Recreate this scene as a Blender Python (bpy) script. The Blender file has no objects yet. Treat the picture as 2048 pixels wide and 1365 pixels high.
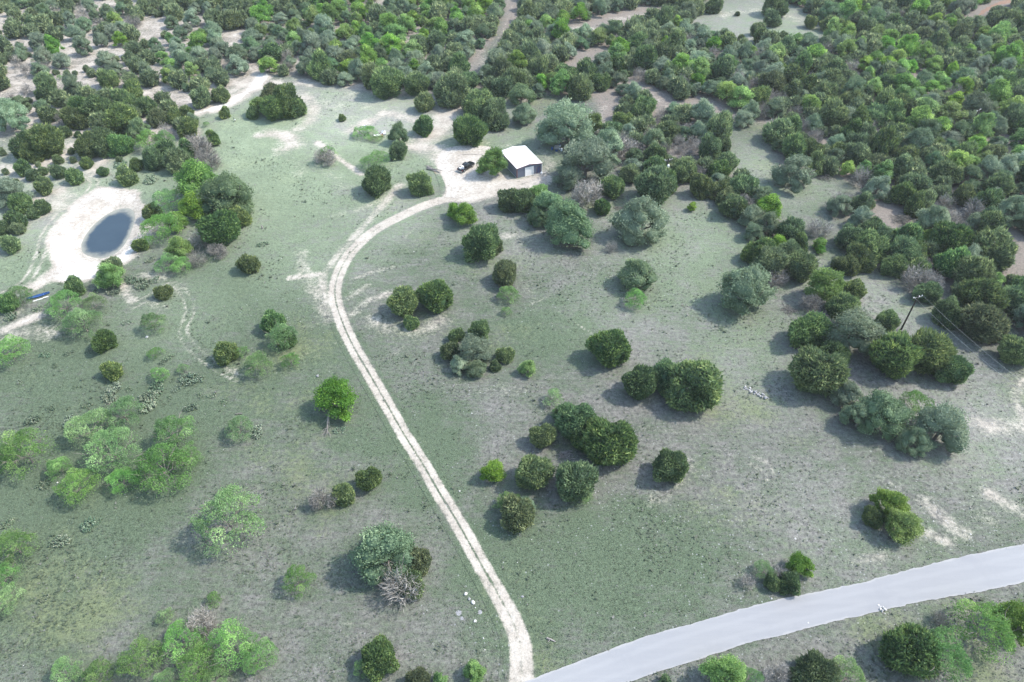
import bpy, math, random
import numpy as np
from mathutils import Vector, Matrix

# ------------------------------------------------------------------ camera, sky, sun, exposure
scene = bpy.context.scene
COL = scene.collection
PITCH = math.radians(43.0)
FOC = 1400.0            # focal length in photograph pixels (photograph 2048 wide)
CAM_H = 100.0
cam_data = bpy.data.cameras.new('camera')
cam_data.sensor_width = 36.0
cam_data.lens = 36.0 * FOC / 2048.0
cam_data.clip_start = 0.5
cam_data.clip_end = 9000.0
cam = bpy.data.objects.new('camera', cam_data)
cam.location = (0, 0, CAM_H)
cam.rotation_euler = (math.radians(90) - PITCH, 0, 0)
COL.objects.link(cam)
scene.camera = cam

SUN_EL = math.radians(49.0)
SUN_AZ = math.radians(80.0)     # clockwise from +Y
world = bpy.data.worlds.new('World')
scene.world = world
world.use_nodes = True
wn = world.node_tree.nodes
wl = world.node_tree.links
wn.clear()
wo = wn.new('ShaderNodeOutputWorld')
wb = wn.new('ShaderNodeBackground')
ws = wn.new('ShaderNodeTexSky')
ws.sky_type = 'NISHITA'
ws.sun_disc = False
ws.sun_elevation = SUN_EL
ws.sun_rotation = SUN_AZ
ws.air_density = 1.5
ws.dust_density = 1.5
ws.ozone_density = 1.0
wb.inputs['Strength'].default_value = 0.15
wl.new(ws.outputs[0], wb.inputs['Color'])
wl.new(wb.outputs[0], wo.inputs['Surface'])

sun_data = bpy.data.lights.new('sun', 'SUN')
sun_data.energy = 2.25
sun_data.angle = math.radians(0.6)
sun_data.color = (1.0, 0.95, 0.875)
sun = bpy.data.objects.new('sun', sun_data)
sd = Vector((math.sin(SUN_AZ) * math.cos(SUN_EL), math.cos(SUN_AZ) * math.cos(SUN_EL), math.sin(SUN_EL)))
sun.rotation_euler = sd.to_track_quat('Z', 'Y').to_euler()
sun.location = sd * 400
COL.objects.link(sun)

scene.view_settings.view_transform = 'Standard'
scene.view_settings.look = 'None'
scene.view_settings.gamma = 1.0
scene.view_settings.exposure = 1.36
scene.render.engine = 'CYCLES'
scene.cycles.max_bounces = 6
scene.cycles.diffuse_bounces = 4
scene.cycles.glossy_bounces = 2
scene.cycles.transmission_bounces = 3
scene.cycles.transparent_max_bounces = 4

rng = np.random.default_rng(7)
random.seed(7)

# ------------------------------------------------------------------ measuring: a photograph point -> a point of the ground
SP, CP = math.sin(PITCH), math.cos(PITCH)

def ray(px, py):
    a = (px - 1024.0) / FOC
    b = (py - 682.5) / FOC
    return a, CP - b * SP, -(SP + b * CP)

def at(px, py, z=0.0):
    dx, dy, dz = ray(px, py)
    t = (z - CAM_H) / dz
    return dx * t, dy * t, z

def scale_at(px, py, z=0.0):
    dx, dy, dz = ray(px, py)
    return ((z - CAM_H) / dz) / FOC          # metres per photograph pixel

def atl(pts):
    return [at(p[0], p[1])[:2] for p in pts]

def to_px(x, y, z=0.0):
    zz = z - CAM_H
    depth = y * CP - zz * SP
    return 1024 + FOC * x / depth, 682.5 + FOC * (-(y * SP) - zz * CP) / depth

# ------------------------------------------------------------------ small numpy helpers
def smooth(e0, e1, v):
    t = np.clip((v - e0) / (e1 - e0), 0, 1)
    return t * t * (3 - 2 * t)

def seg_dist(X, Y, pts):
    d = np.full(X.shape, 1e9)
    for (x0, y0), (x1, y1) in zip(pts[:-1], pts[1:]):
        vx, vy = x1 - x0, y1 - y0
        L = vx * vx + vy * vy + 1e-9
        t = np.clip(((X - x0) * vx + (Y - y0) * vy) / L, 0, 1)
        d = np.minimum(d, np.hypot(X - x0 - t * vx, Y - y0 - t * vy))
    return d

def inside(X, Y, poly):
    r = np.zeros(X.shape, bool)
    n = len(poly)
    for i in range(n):
        x0, y0 = poly[i]
        x1, y1 = poly[(i + 1) % n]
        c = ((y0 > Y) != (y1 > Y)) & (X < (x1 - x0) * (Y - y0) / (y1 - y0 + 1e-12) + x0)
        r ^= c
    return r

def poly_sd(X, Y, poly):                       # signed distance, positive inside
    d = seg_dist(X, Y, list(poly) + [poly[0]])
    return np.where(inside(X, Y, poly), d, -d)

_LAT = np.random.default_rng(3).random((256, 256))

def vnoise(X, Y, s):
    x = X / s + 1000.3
    y = Y / s + 1000.7
    xi = np.floor(x).astype(int)
    yi = np.floor(y).astype(int)
    fx = x - xi
    fy = y - yi
    fx = fx * fx * (3 - 2 * fx)
    fy = fy * fy * (3 - 2 * fy)
    g = lambda i, j: _LAT[i & 255, j & 255]
    return (g(xi, yi) * (1 - fx) + g(xi + 1, yi) * fx) * (1 - fy) + (g(xi, yi + 1) * (1 - fx) + g(xi + 1, yi + 1) * fx) * fy

def fbm(X, Y, s, o=3):
    v = 0
    a = 0.5
    tot = 0
    for k in range(o):
        v = v + a * vnoise(X + 37.1 * k, Y - 11.7 * k, s / 2 ** k)
        tot += a
        a *= 0.55
    return v / tot

def spline(pts, n=12):
    out = []
    P = [pts[0]] + list(pts) + [pts[-1]]
    for i in range(1, len(P) - 2):
        p0, p1, p2, p3 = [np.array(q, float) for q in P[i - 1:i + 3]]
        for k in range(n):
            t = k / n
            out.append(0.5 * ((2 * p1) + (-p0 + p2) * t + (2 * p0 - 5 * p1 + 4 * p2 - p3) * t * t + (-p0 + 3 * p1 - 3 * p2 + p3) * t ** 3))
    out.append(np.array(pts[-1], float))
    return np.array(out)

# ------------------------------------------------------------------ object helpers
def mesh_np(name, verts, faces, mat=None, attrs=None, mat_idx=None, smooth_faces=False, normals=None):
    """faces: (n,3) or (n,4) int array, or a list of index tuples"""
    me = bpy.data.meshes.new(name)
    verts = np.asarray(verts, np.float32)
    if isinstance(faces, np.ndarray):
        k = faces.shape[1]
        me.vertices.add(len(verts))
        me.vertices.foreach_set('co', verts.ravel())
        me.loops.add(faces.size)
        me.loops.foreach_set('vertex_index', faces.ravel().astype(np.int32))
        me.polygons.add(len(faces))
        me.polygons.foreach_set('loop_start', np.arange(0, faces.size, k, dtype=np.int32))
        me.polygons.foreach_set('loop_total', np.full(len(faces), k, np.int32))
    else:
        me.from_pydata([tuple(map(float, v)) for v in verts], [], faces)
    if attrs:
        for an, av in attrs.items():
            at_ = me.attributes.new(an, 'FLOAT', 'POINT')
            at_.data.foreach_set('value', np.asarray(av, np.float32))
    mats = mat if isinstance(mat, (list, tuple)) else [mat]
    for m in mats:
        if m is not None:
            me.materials.append(m)
    if mat_idx is not None:
        me.polygons.foreach_set('material_index', np.asarray(mat_idx, np.int32))
    if smooth_faces:
        me.polygons.foreach_set('use_smooth', np.ones(len(me.polygons), bool))
    me.update(calc_edges=True)
    me.validate()
    if normals is not None:
        me.polygons.foreach_set('use_smooth', np.ones(len(me.polygons), bool))
        me.normals_split_custom_set_from_vertices([tuple(v) for v in np.asarray(normals, float)])
    return me

def link(name, me, parent=None, loc=None, rz=0.0, sc=None):
    o = bpy.data.objects.new(name, me)
    COL.objects.link(o)
    if parent is not None:
        o.parent = parent
    if loc is not None:
        o.location = loc
    if rz:
        o.rotation_euler = (0, 0, rz)
    if sc is not None:
        o.scale = sc if isinstance(sc, (tuple, list)) else (sc, sc, sc)
    return o

def tag(o, label=None, cat=None, group=None, kind=None):
    if label:
        o['label'] = label
    if cat:
        o['category'] = cat
    if group:
        o['group'] = group
    if kind:
        o['kind'] = kind
    return o

class MB:
    """collects simple shapes into one mesh"""
    def __init__(self):
        self.v = []
        self.f = []
    def add(self, vs, fs):
        b = len(self.v)
        self.v += [tuple(v) for v in vs]
        self.f += [tuple(i + b for i in f) for f in fs]
        return self
    def box(self, c, s, rz=0.0, taper=1.0, M=None):
        vs = []
        for z in (-.5, .5):
            k = taper if z > 0 else 1.0
            for x, y in ((-.5, -.5), (.5, -.5), (.5, .5), (-.5, .5)):
                v = Vector((x * s[0] * k, y * s[1] * k, z * s[2]))
                if M is not None:
                    v = M @ v
                v = Matrix.Rotation(rz, 3, 'Z') @ v
                vs.append(v + Vector(c))
        return self.add(vs, [(3, 2, 1, 0), (4, 5, 6, 7), (0, 1, 5, 4), (1, 2, 6, 5), (2, 3, 7, 6), (3, 0, 4, 7)])
    def tube(self, pts, rads, n=6, cap=True):
        rings = []
        vs = []
        m = len(pts)
        for i, p in enumerate(pts):
            p = Vector(p)
            d = (Vector(pts[min(i + 1, m - 1)]) - Vector(pts[max(i - 1, 0)]))
            if d.length < 1e-6:
                d = Vector((0, 0, 1))
            d.normalize()
            u = d.cross(Vector((0.31, 0.87, 0.37)))
            u.normalize()
            w = d.cross(u)
            for k in range(n):
                a = 2 * math.pi * k / n
                vs.append(p + (u * math.cos(a) + w * math.sin(a)) * rads[i])
        fs = []
        for i in range(m - 1):
            for k in range(n):
                k2 = (k + 1) % n
                fs.append((i * n + k, i * n + k2, (i + 1) * n + k2, (i + 1) * n + k))
        if cap:
            fs.append(tuple(reversed(range(n))))
            fs.append(tuple(range((m - 1) * n, m * n)))
        return self.add(vs, fs)
    def lathe(self, c, prof, n=14):
        vs = []
        for r, z in prof:
            for k in range(n):
                a = 2 * math.pi * k / n
                vs.append((c[0] + r * math.cos(a), c[1] + r * math.sin(a), c[2] + z))
        fs = []
        for i in range(len(prof) - 1):
            for k in range(n):
                k2 = (k + 1) % n
                fs.append((i * n + k, i * n + k2, (i + 1) * n + k2, (i + 1) * n + k))
        fs.append(tuple(reversed(range(n))))
        fs.append(tuple(range((len(prof) - 1) * n, len(prof) * n)))
        return self.add(vs, fs)
    def mesh(self, name, mat, smooth_faces=False):
        me = bpy.data.meshes.new(name)
        me.from_pydata([tuple(v) for v in self.v], [], self.f)
        me.materials.append(mat)
        if smooth_faces:
            me.polygons.foreach_set('use_smooth', np.ones(len(me.polygons), bool))
        me.update()
        return me
    def build(self, name, mat, parent=None, loc=None, rz=0.0, smooth_faces=False):
        return link(name, self.mesh(name, mat, smooth_faces), parent, loc, rz)

def empty(name, loc, rz=0.0):
    o = bpy.data.objects.new(name, None)
    o.empty_display_size = 0.5
    COL.objects.link(o)
    o.location = loc
    o.rotation_euler = (0, 0, rz)
    return o

# ------------------------------------------------------------------ materials
class NT:
    def __init__(self, name):
        self.m = bpy.data.materials.new(name)
        self.m.use_nodes = True
        self.t = self.m.node_tree
        self.t.nodes.clear()
        self.out = self.t.nodes.new('ShaderNodeOutputMaterial')
    def n(self, typ, **kw):
        nd = self.t.nodes.new(typ)
        for k, v in kw.items():
            setattr(nd, k, v)
        return nd
    def set(self, sock, v):
        if hasattr(v, 'is_output') or isinstance(v, bpy.types.NodeSocket):
            self.t.links.new(v, sock)
        elif isinstance(v, (tuple, list)) and len(v) == 3 and sock.type == 'RGBA':
            sock.default_value = (*v, 1)
        else:
            sock.default_value = v
    def math(self, op, a, b=0.0, c=None, clamp=False):
        nd = self.n('ShaderNodeMath', operation=op, use_clamp=clamp)
        self.set(nd.inputs[0], a)
        self.set(nd.inputs[1], b)
        if c is not None:
            self.set(nd.inputs[2], c)
        return nd.outputs[0]
    def sstep(self, v, a, b):
        nd = self.n('ShaderNodeMapRange', interpolation_type='SMOOTHSTEP')
        self.set(nd.inputs[0], v)
        nd.inputs[1].default_value = a
        nd.inputs[2].default_value = b
        return nd.outputs[0]
    def lin(self, v, a, b, c, d):
        nd = self.n('ShaderNodeMapRange')
        self.set(nd.inputs[0], v)
        for i, q in enumerate((a, b, c, d)):
            nd.inputs[i + 1].default_value = q
        return nd.outputs[0]
    def mix(self, f, a, b, mode='MIX'):
        nd = self.n('ShaderNodeMix', data_type='RGBA', blend_type=mode)
        self.set(nd.inputs[0], f)
        self.set(nd.inputs[6], a)
        self.set(nd.inputs[7], b)
        return nd.outputs[2]
    def noise(self, vec, s, d=3.0, r=0.55, dist=0.0):
        nd = self.n('ShaderNodeTexNoise')
        self.t.links.new(vec, nd.inputs['Vector'])
        nd.inputs['Scale'].default_value = s
        nd.inputs['Detail'].default_value = d
        nd.inputs['Roughness'].default_value = r
        nd.inputs['Distortion'].default_value = dist
        return nd.outputs['Fac']
    def attr(self, name):
        return self.n('ShaderNodeAttribute', attribute_type='GEOMETRY', attribute_name=name).outputs['Fac']
    def pos(self):
        return self.n('ShaderNodeNewGeometry').outputs['Position']
    def principled(self, col, rough=0.8, spec=0.3, metal=0.0, normal=None):
        p = self.n('ShaderNodeBsdfPrincipled')
        self.set(p.inputs['Base Color'], col)
        self.set(p.inputs['Roughness'], rough)
        p.inputs['Specular IOR Level'].default_value = spec
        p.inputs['Metallic'].default_value = metal
        if normal is not None:
            self.t.links.new(normal, p.inputs['Normal'])
        self.t.links.new(p.outputs[0], self.out.inputs['Surface'])
        return p
    def bump(self, h, strength=0.5, dist=0.1):
        b = self.n('ShaderNodeBump')
        b.inputs['Strength'].default_value = strength
        b.inputs['Distance'].default_value = dist
        self.t.links.new(h, b.inputs['Height'])
        return b.outputs[0]

def plain(name, col, rough=0.7, spec=0.3, metal=0.0, var=0.15, scale=3.0):
    q = NT(name)
    tc = q.n('ShaderNodeTexCoord').outputs['Object']
    f = q.noise(tc, scale, 4)
    c = q.mix(q.lin(f, 0.3, 0.7, 0, 1), tuple(x * (1 - var) for x in col), tuple(min(1, x * (1 + var)) for x in col))
    q.principled(c, rough, spec, metal)
    return q.m

def ground_material():
    q = NT('pasture_ground')
    P = q.pos()
    a_bare, a_lush, a_lit, a_red, a_stone = [q.attr(k) for k in ('bare', 'lush', 'litter', 'red', 'stony')]
    a_thin_flare = q.attr('thin')
    n1 = q.noise(P, 0.035, 4, 0.6)
    n2 = q.noise(P, 0.22, 4, 0.6, 0.4)
    n3 = q.noise(P, 1.3, 5, 0.68)
    n4 = q.noise(P, 5.5, 4, 0.7)
    # stretched noise: grass combed by wind and mower
    mp = q.n('ShaderNodeMapping')
    q.t.links.new(P, mp.inputs[0])
    mp.inputs['Rotation'].default_value = (0, 0, math.radians(38))
    mp.inputs['Scale'].default_value = (0.22, 1.6, 1)
    n5 = q.noise(mp.outputs[0], 1.1, 4, 0.65)
    # grass against dry straw
    g = q.math('ADD', a_lush, q.math('MULTIPLY', q.math('SUBTRACT', n1, 0.5), 0.8))
    g = q.math('ADD', g, q.math('MULTIPLY', q.math('SUBTRACT', n2, 0.5), 1.3))
    g = q.math('ADD', g, q.math('MULTIPLY', q.math('SUBTRACT', n3, 0.5), 1.25))
    g = q.math('ADD', g, q.math('MULTIPLY', q.math('SUBTRACT', n5, 0.5), 1.1))
    gf = q.sstep(g, -0.05, 1.0)
    straw = q.mix(q.sstep(n3, 0.35, 0.65), C_STRAW_A, C_STRAW_B)
    green = q.mix(q.sstep(n4, 0.35, 0.65), C_GREEN_A, C_GREEN_B)
    c = q.mix(gf, straw, green)
    yel = q.sstep(q.math('ADD', n1, q.math('MULTIPLY', n3, 0.35)), 0.72, 0.9)
    c = q.mix(q.math('MULTIPLY', yel, 0.5), c, C_YELLOW)
    th_ = q.math('ADD', a_thin_flare, q.math('MULTIPLY', q.math('MULTIPLY', q.math('SUBTRACT', n2, 0.5), 1.2), a_thin_flare))
    c = q.mix(q.lin(th_, 0, 1, 0, .8), c, q.mix(gf, C_THIN_FLARE_A, C_THIN_FLARE_B))  # paler turf: partly sparse dry grass, partly overexposure and flare put into the colour
    # leaf litter and bare brown earth in the woods
    l = q.math('ADD', a_lit, q.math('MULTIPLY', q.math('SUBTRACT', n2, 0.5), 0.8))
    l = q.math('ADD', l, q.math('MULTIPLY', q.math('SUBTRACT', n3, 0.5), 0.5))
    c = q.mix(q.sstep(l, 0.3, 0.75), c, q.mix(n4, C_LITTER_A, C_LITTER_B))
    # caliche
    b = q.math('ADD', a_bare, q.math('MULTIPLY', q.math('SUBTRACT', n2, 0.5), 0.75))
    b = q.math('ADD', b, q.math('MULTIPLY', q.math('SUBTRACT', n3, 0.5), 0.9))
    b = q.math('ADD', b, q.math('MULTIPLY', q.math('SUBTRACT', n4, 0.5), 0.35))
    chalk = q.mix(q.sstep(n2, 0.35, 0.7), C_CHALK_A, C_CHALK_B)
    chalk = q.mix(q.math('MULTIPLY', q.sstep(n3, 0.5, 0.75), 0.4), chalk, C_CHALK_C)
    c = q.mix(q.sstep(b, 0.3, 0.9), c, chalk)
    c = q.mix(q.sstep(q.math('ADD', a_bare, q.math('MULTIPLY', q.math('SUBTRACT', n3, 0.5), 0.4)), 0.95, 1.25), c, C_WHITE)
    # red earth
    r = q.math('ADD', a_red, q.math('MULTIPLY', q.math('SUBTRACT', n3, 0.5), 0.8))
    c = q.mix(q.math('MULTIPLY', q.sstep(r, 0.35, 0.85), 0.75), c, C_RED)
    # small limestone fragments
    vo = q.n('ShaderNodeTexVoronoi')
    q.t.links.new(P, vo.inputs['Vector'])
    vo.inputs['Scale'].default_value = 2.3
    sx = q.n('ShaderNodeSeparateColor')
    q.t.links.new(vo.outputs['Color'], sx.inputs[0])
    th = q.math('SUBTRACT', 1.0, q.math('MULTIPLY', a_stone, 0.5))
    s = q.math('MULTIPLY', q.math('GREATER_THAN', sx.outputs[0], th), q.math('LESS_THAN', vo.outputs['Distance'], q.math('MULTIPLY', sx.outputs[1], 0.36)))
    c = q.mix(q.math('MULTIPLY', s, 0.45), c, (0.34, 0.34, 0.345))
    grain = q.lin(q.math('ADD', q.math('MULTIPLY', n4, 0.55), q.math('MULTIPLY', n3, 0.45)), 0.34, 0.66, 0.68, 1.32)
    cm = q.n('ShaderNodeVectorMath', operation='SCALE')
    q.t.links.new(c, cm.inputs[0])
    q.t.links.new(grain, cm.inputs['Scale'])
    h = q.math('ADD', q.math('MULTIPLY', n4, 0.5), q.math('ADD', n3, q.math('MULTIPLY', n5, 0.6)))
    q.principled(cm.outputs[0], 0.95, 0.1, 0.0, q.bump(h, 0.4, 0.3))
    return q.m

C_STRAW_A, C_STRAW_B = (0.112, 0.112, 0.102), (0.192, 0.184, 0.17)
C_GREEN_A, C_GREEN_B = (0.06, 0.084, 0.053), (0.104, 0.134, 0.086)
C_THIN_FLARE_A, C_THIN_FLARE_B = (0.36, 0.35, 0.325), (0.28, 0.335, 0.225)  # sparse grass on caliche, brightened further to carry lens flare
C_YELLOW = (0.174, 0.191, 0.096)
C_LITTER_A, C_LITTER_B = (0.157, 0.135, 0.117), (0.235, 0.209, 0.183)
C_CHALK_A, C_CHALK_B, C_CHALK_C = (0.34, 0.305, 0.262), (0.43, 0.395, 0.345), (0.31, 0.265, 0.215)
C_WHITE = (0.58, 0.56, 0.525)
C_RED = (0.252, 0.152, 0.104)

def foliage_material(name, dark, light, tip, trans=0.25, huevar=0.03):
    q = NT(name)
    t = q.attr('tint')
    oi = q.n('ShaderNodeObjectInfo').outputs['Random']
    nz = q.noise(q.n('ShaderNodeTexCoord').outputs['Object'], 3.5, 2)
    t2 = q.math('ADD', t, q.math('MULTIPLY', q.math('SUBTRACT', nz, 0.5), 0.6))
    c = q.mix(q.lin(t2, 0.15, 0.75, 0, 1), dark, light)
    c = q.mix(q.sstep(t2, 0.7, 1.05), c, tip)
    hs = q.n('ShaderNodeHueSaturation')
    q.set(hs.inputs['Hue'], q.lin(oi, 0, 1, 0.5 - huevar, 0.5 + huevar))
    q.set(hs.inputs['Saturation'], q.lin(q.math('FRACT', q.math('MULTIPLY', oi, 7.3)), 0, 1, 0.78, 1.08))
    q.set(hs.inputs['Value'], q.lin(q.math('FRACT', q.math('MULTIPLY', oi, 13.7)), 0, 1, 0.76, 1.32))
    q.t.links.new(c, hs.inputs['Color'])
    d = q.n('ShaderNodeBsdfPrincipled')
    d.inputs['Roughness'].default_value = 0.6
    d.inputs['Specular IOR Level'].default_value = 0.25
    q.t.links.new(hs.outputs[0], d.inputs['Base Color'])
    tr = q.n('ShaderNodeBsdfTranslucent')
    q.t.links.new(hs.outputs[0], tr.inputs['Color'])
    mx = q.n('ShaderNodeMixShader')
    mx.inputs[0].default_value = trans
    q.t.links.new(d.outputs[0], mx.inputs[1])
    q.t.links.new(tr.outputs[0], mx.inputs[2])
    q.t.links.new(mx.outputs[0], q.out.inputs['Surface'])
    return q.m

M_GROUND = ground_material()
M_JUN = foliage_material('juniper_foliage', (0.076, 0.132, 0.06), (0.19, 0.275, 0.1), (0.36, 0.44, 0.16), 0.35)
M_OAK = foliage_material('live_oak_foliage', (0.16, 0.225, 0.14), (0.29, 0.365, 0.235), (0.42, 0.48, 0.32), 0.35, 0.02)
M_DOAK = foliage_material('dark_oak_foliage', (0.1, 0.165, 0.085), (0.195, 0.28, 0.14), (0.31, 0.4, 0.2), 0.35, 0.025)
M_ELM = foliage_material('elm_foliage', (0.12, 0.235, 0.045), (0.26, 0.44, 0.08), (0.41, 0.6, 0.14), 0.45, 0.022)
M_MES = foliage_material('mesquite_foliage', (0.125, 0.25, 0.075), (0.22, 0.39, 0.12), (0.33, 0.51, 0.17), 0.45, 0.014)
M_DEAD = foliage_material('dead_twigs', (0.195, 0.182, 0.16), (0.29, 0.276, 0.25), (0.385, 0.37, 0.345), 0.0, 0.01)
M_CACT = foliage_material('cactus_pads', (0.075, 0.125, 0.075), (0.135, 0.19, 0.12), (0.24, 0.27, 0.19), 0.0)
M_BARK = plain('grey_bark', (0.2, 0.175, 0.16), 0.9, 0.1, 0, 0.35, 2.0)

# ------------------------------------------------------------------ the lie of the land
WATER_Z = -0.9
POND = [at(p[0], p[1], -0.9)[:2] for p in ([(163, 488), (172, 470), (188, 450), (207, 434), (228, 422), (248, 417), (264, 420), (270, 436), (265, 456), (256, 478), (243, 497), (226, 510), (205, 517), (182, 514), (165, 504)])]
POND = [tuple(p) for p in spline(POND + [POND[0]], 5)[:-1]]
BANK = atl([(45, 578), (75, 556), (110, 532), (98, 508), (88, 488), (112, 448), (135, 415), (165, 392), (200, 376), (240, 378), (272, 386), (293, 404), (298, 432), (291, 462), (276, 497), (252, 522), (222, 528), (200, 540), (192, 556), (165, 562), (130, 562), (95, 568), (60, 582)])
HILL_C = at(2010, 55)

def ground_z(X, Y):
    X = np.asarray(X, float)
    Y = np.asarray(Y, float)
    z = (fbm(X, Y, 38, 2) - 0.5) * 0.5
    m = (X > -150) & (X < -60) & (Y > 110) & (Y < 185)
    if m.any():
        sd = np.full(X.shape, -99.0)
        sd[m] = poly_sd(X[m], Y[m], POND)
        k = np.clip((sd + 7) / 7, 0, 1)
        z = z * (1 - k) + np.where(sd < 0, WATER_Z * k, WATER_Z - 0.15 * sd)
        # low earth dam on the camera side of the pond
    hx, hy = HILL_C[0], HILL_C[1]
    z = z + 7.0 * np.exp(-(((X - hx - 10) / 42) ** 2 + ((Y - hy - 6) / 20) ** 2))
    return z

def gz(x, y):
    return float(ground_z(np.array([x]), np.array([y]))[0])

def gat(px, py):                                 # ground point under a photograph point, on the uneven ground
    z = 0.0
    for _ in range(4):
        x, y, _z = at(px, py, z)
        z = gz(x, y)
    return x, y, z

# ------------------------------------------------------------------ where the ground is bare, lush, littered
BARE_LINES = [   # photograph points, half width (m), strength
    ([(652, 602), (642, 560), (668, 520), (692, 492), (735, 443), (775, 400), (800, 370)], 1.6, .62),
    ([(600, 505), (608, 550), (640, 592), (655, 640)], 2.6, .5), ([(578, 556), (645, 547)], 1.2, .75),
    ([(640, 620), (620, 690), (600, 690)], 2.0, .3),
    ([(712, 556), (745, 543), (785, 535)], 1.0, .6), ([(700, 630), (740, 600), (780, 586)], 1.6, .55), ([(690, 600), (735, 572)], 1.5, .45),
    ([(745, 640), (790, 665), (850, 664), (880, 640)], 3.2, .5), ([(770, 620), (840, 650)], 2.5, .4), ([(765, 720), (815, 690)], 1.0, .4),
    ([(985, 475), (1035, 470), (1060, 480)], 2.2, .45), ([(1042, 560), (1060, 590), (1080, 610)], 1.5, .35),
    ([(800, 485), (835, 450)], .8, .5),
    ([(540, 268), (575, 272), (590, 290), (565, 300)], 4.0, .62), ([(520, 272), (560, 268)], 2.5, .65), ([(635, 285), (680, 318), (722, 348)], 1.2, .85), ([(635, 290), (648, 325), (600, 345)], 3.0, .4),
    ([(660, 350), (690, 372)], 3.5, .4), ([(640, 440), (690, 430)], 4, .3),
    ([(700, 260), (770, 225), (830, 238), (882, 250)], 3.5, .55), ([(905, 214), (884, 250), (850, 282), (832, 292), (868, 302), (895, 325)], 4.5, .75),
    ([(605, 185), (628, 215), (618, 245), (590, 262)], 3.5, .5), ([(525, 150), (500, 180), (440, 214), (385, 228)], 3.6, 1.0), ([(520, 168), (600, 165), (700, 170), (800, 186), (860, 190)], 4.0, .6),
    ([(700, 190), (790, 232)], 8, .32), ([(660, 200), (720, 260)], 7, .3), ([(560, 290), (600, 330)], 3, .35), ([(760, 160), (840, 185), (900, 205)], 3, .5),
    ([(700, 430), (735, 410), (770, 395)], 2.0, .4),
    ([(245, 568), (252, 585), (266, 602)], 1.5, .75), ([(288, 552), (330, 556)], 2.5, .5), ([(300, 600), (330, 620)], 2, .5),
    ([(0, 664), (30, 650), (75, 632)], 1.8, .8), ([(20, 672), (70, 662), (110, 668)], 3.0, .55), ([(0, 640), (40, 625)], 2.5, .35),
    ([(0, 338), (60, 345), (112, 312), (60, 300)], 6, .8), ([(60, 400), (112, 385), (95, 425), (130, 400)], 5, .7), ([(0, 400), (40, 420), (50, 450)], 3, .5), ([(165, 320), (215, 312), (190, 345)], 4, .75),
    ([(110, 265), (170, 258), (190, 270), (150, 290)], 6, .75), ([(250, 250), (290, 262), (240, 275)], 4, .5),
    ([(1850, 1008), (1885, 1035), (1920, 1062)], 2.2, .62), ([(1985, 990), (2050, 1028)], 2.0, .72), ([(1840, 1062), (1895, 1085)], 1.4, .55), ([(1935, 1010), (1990, 1035), (1900, 1050)], 3.2, .38),
    ([(1950, 850), (2060, 856)], 2.8, .6), ([(2048, 760), (2030, 800), (2048, 840)], 1.4, .6), ([(1705, 1128), (1765, 1112)], 1.4, .5), ([(1620, 1070), (1680, 1080)], 3, .25),
    ([(1372, 925), (1352, 972), (1315, 1002), (1330, 985)], 2.0, .52), ([(1745, 950), (1800, 980)], 1.5, .35),
    ([(1510, 915), (1535, 925), (1548, 950)], .8, .42), ([(1500, 930), (1525, 940), (1535, 965)], .7, .4), ([(1520, 895), (1560, 915), (1575, 950)], .6, .35),
    ([(1520, 775), (1600, 800)], 1.4, .2), ([(1235, 838), (1320, 862), (1400, 868)], 1.0, .32), ([(1300, 805), (1360, 822)], 1.6, .35), ([(900, 775), (1000, 782), (1040, 778)], 3, .3),
    ([(1170, 470), (1230, 490)], 3, .3), ([(840, 400), (980, 440)], 2, .25),
    ([(1160, 60), (1205, 64), (1235, 58)], 4.5, .9), ([(1240, 40), (1290, 30), (1340, 22)], 6, .5), ([(1300, 40), (1370, 45)], 5, .45), ([(1268, 172), (1300, 188), (1335, 212)], 3, .45),
    ([(250, 106), (215, 122), (165, 132), (140, 150)], 3.0, .8), ([(312, 48), (300, 62), (302, 84)], 3, .7), ([(470, 66), (468, 95)], 3, .7), ([(560, 58), (575, 62)], 3, .6), ([(205, 8), (225, 9)], 3, .6), ([(0, 92), (40, 88)], 4, .5),
    ([(515, 143), (472, 182), (400, 206), (340, 190), (270, 183), (205, 190), (140, 162), (100, 170), (0, 166)], 2.6, .75), ([(20, 175), (40, 165), (30, 190)], 3, .6),
    ([(690, 62), (720, 66)], 3, .6), ([(745, 20), (760, 12)], 3, .55), ([(1000, 100), (965, 122)], 3.5, .42), ([(735, 58), (748, 64)], 2.5, .5),
    ([(1205, 215), (1185, 265), (1178, 275)], 2.5, .45), ([(1265, 425), (1240, 440)], 3, .4), ([(1085, 345), (1105, 330), (1080, 300)], 2.5, .5), ([(960, 283), (1010, 290), (1060, 283)], 4, .35),
    ([(455, 745), (475, 735), (470, 755)], .8, .5),
    ([(1440, 30), (1520, 20), (1600, 40)], 7, .42), ([(1470, 75), (1540, 85)], 5, .4), ([(1115, 620), (1230, 700)], .35, .5), ([(1060, 610), (1100, 592)], .5, .45),
]
TRACKS_FAINT = [   # two parallel wheel lines
    ([(265, 612), (310, 588), (345, 568), (372, 592), (379, 625), (366, 662), (384, 694), (425, 728), (475, 758)], .9, .47),
    ([(150, 305), (152, 340), (188, 362), (168, 398), (125, 426), (92, 468), (82, 505), (55, 560), (0, 592)], 1.0, .6),
    ([(180, 740), (240, 700), (300, 660)], .9, .2), ([(560, 1215), (700, 1262), (860, 1300), (960, 1310)], .9, .28), ([(1030, 10), (1012, 60), (985, 100), (950, 130)], 1.0, .4),
    ([(1480, 270), (1500, 330), (1540, 370), (1600, 395)], .9, .25), ([(480, 770), (700, 680)], .9, .25),
]
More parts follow.
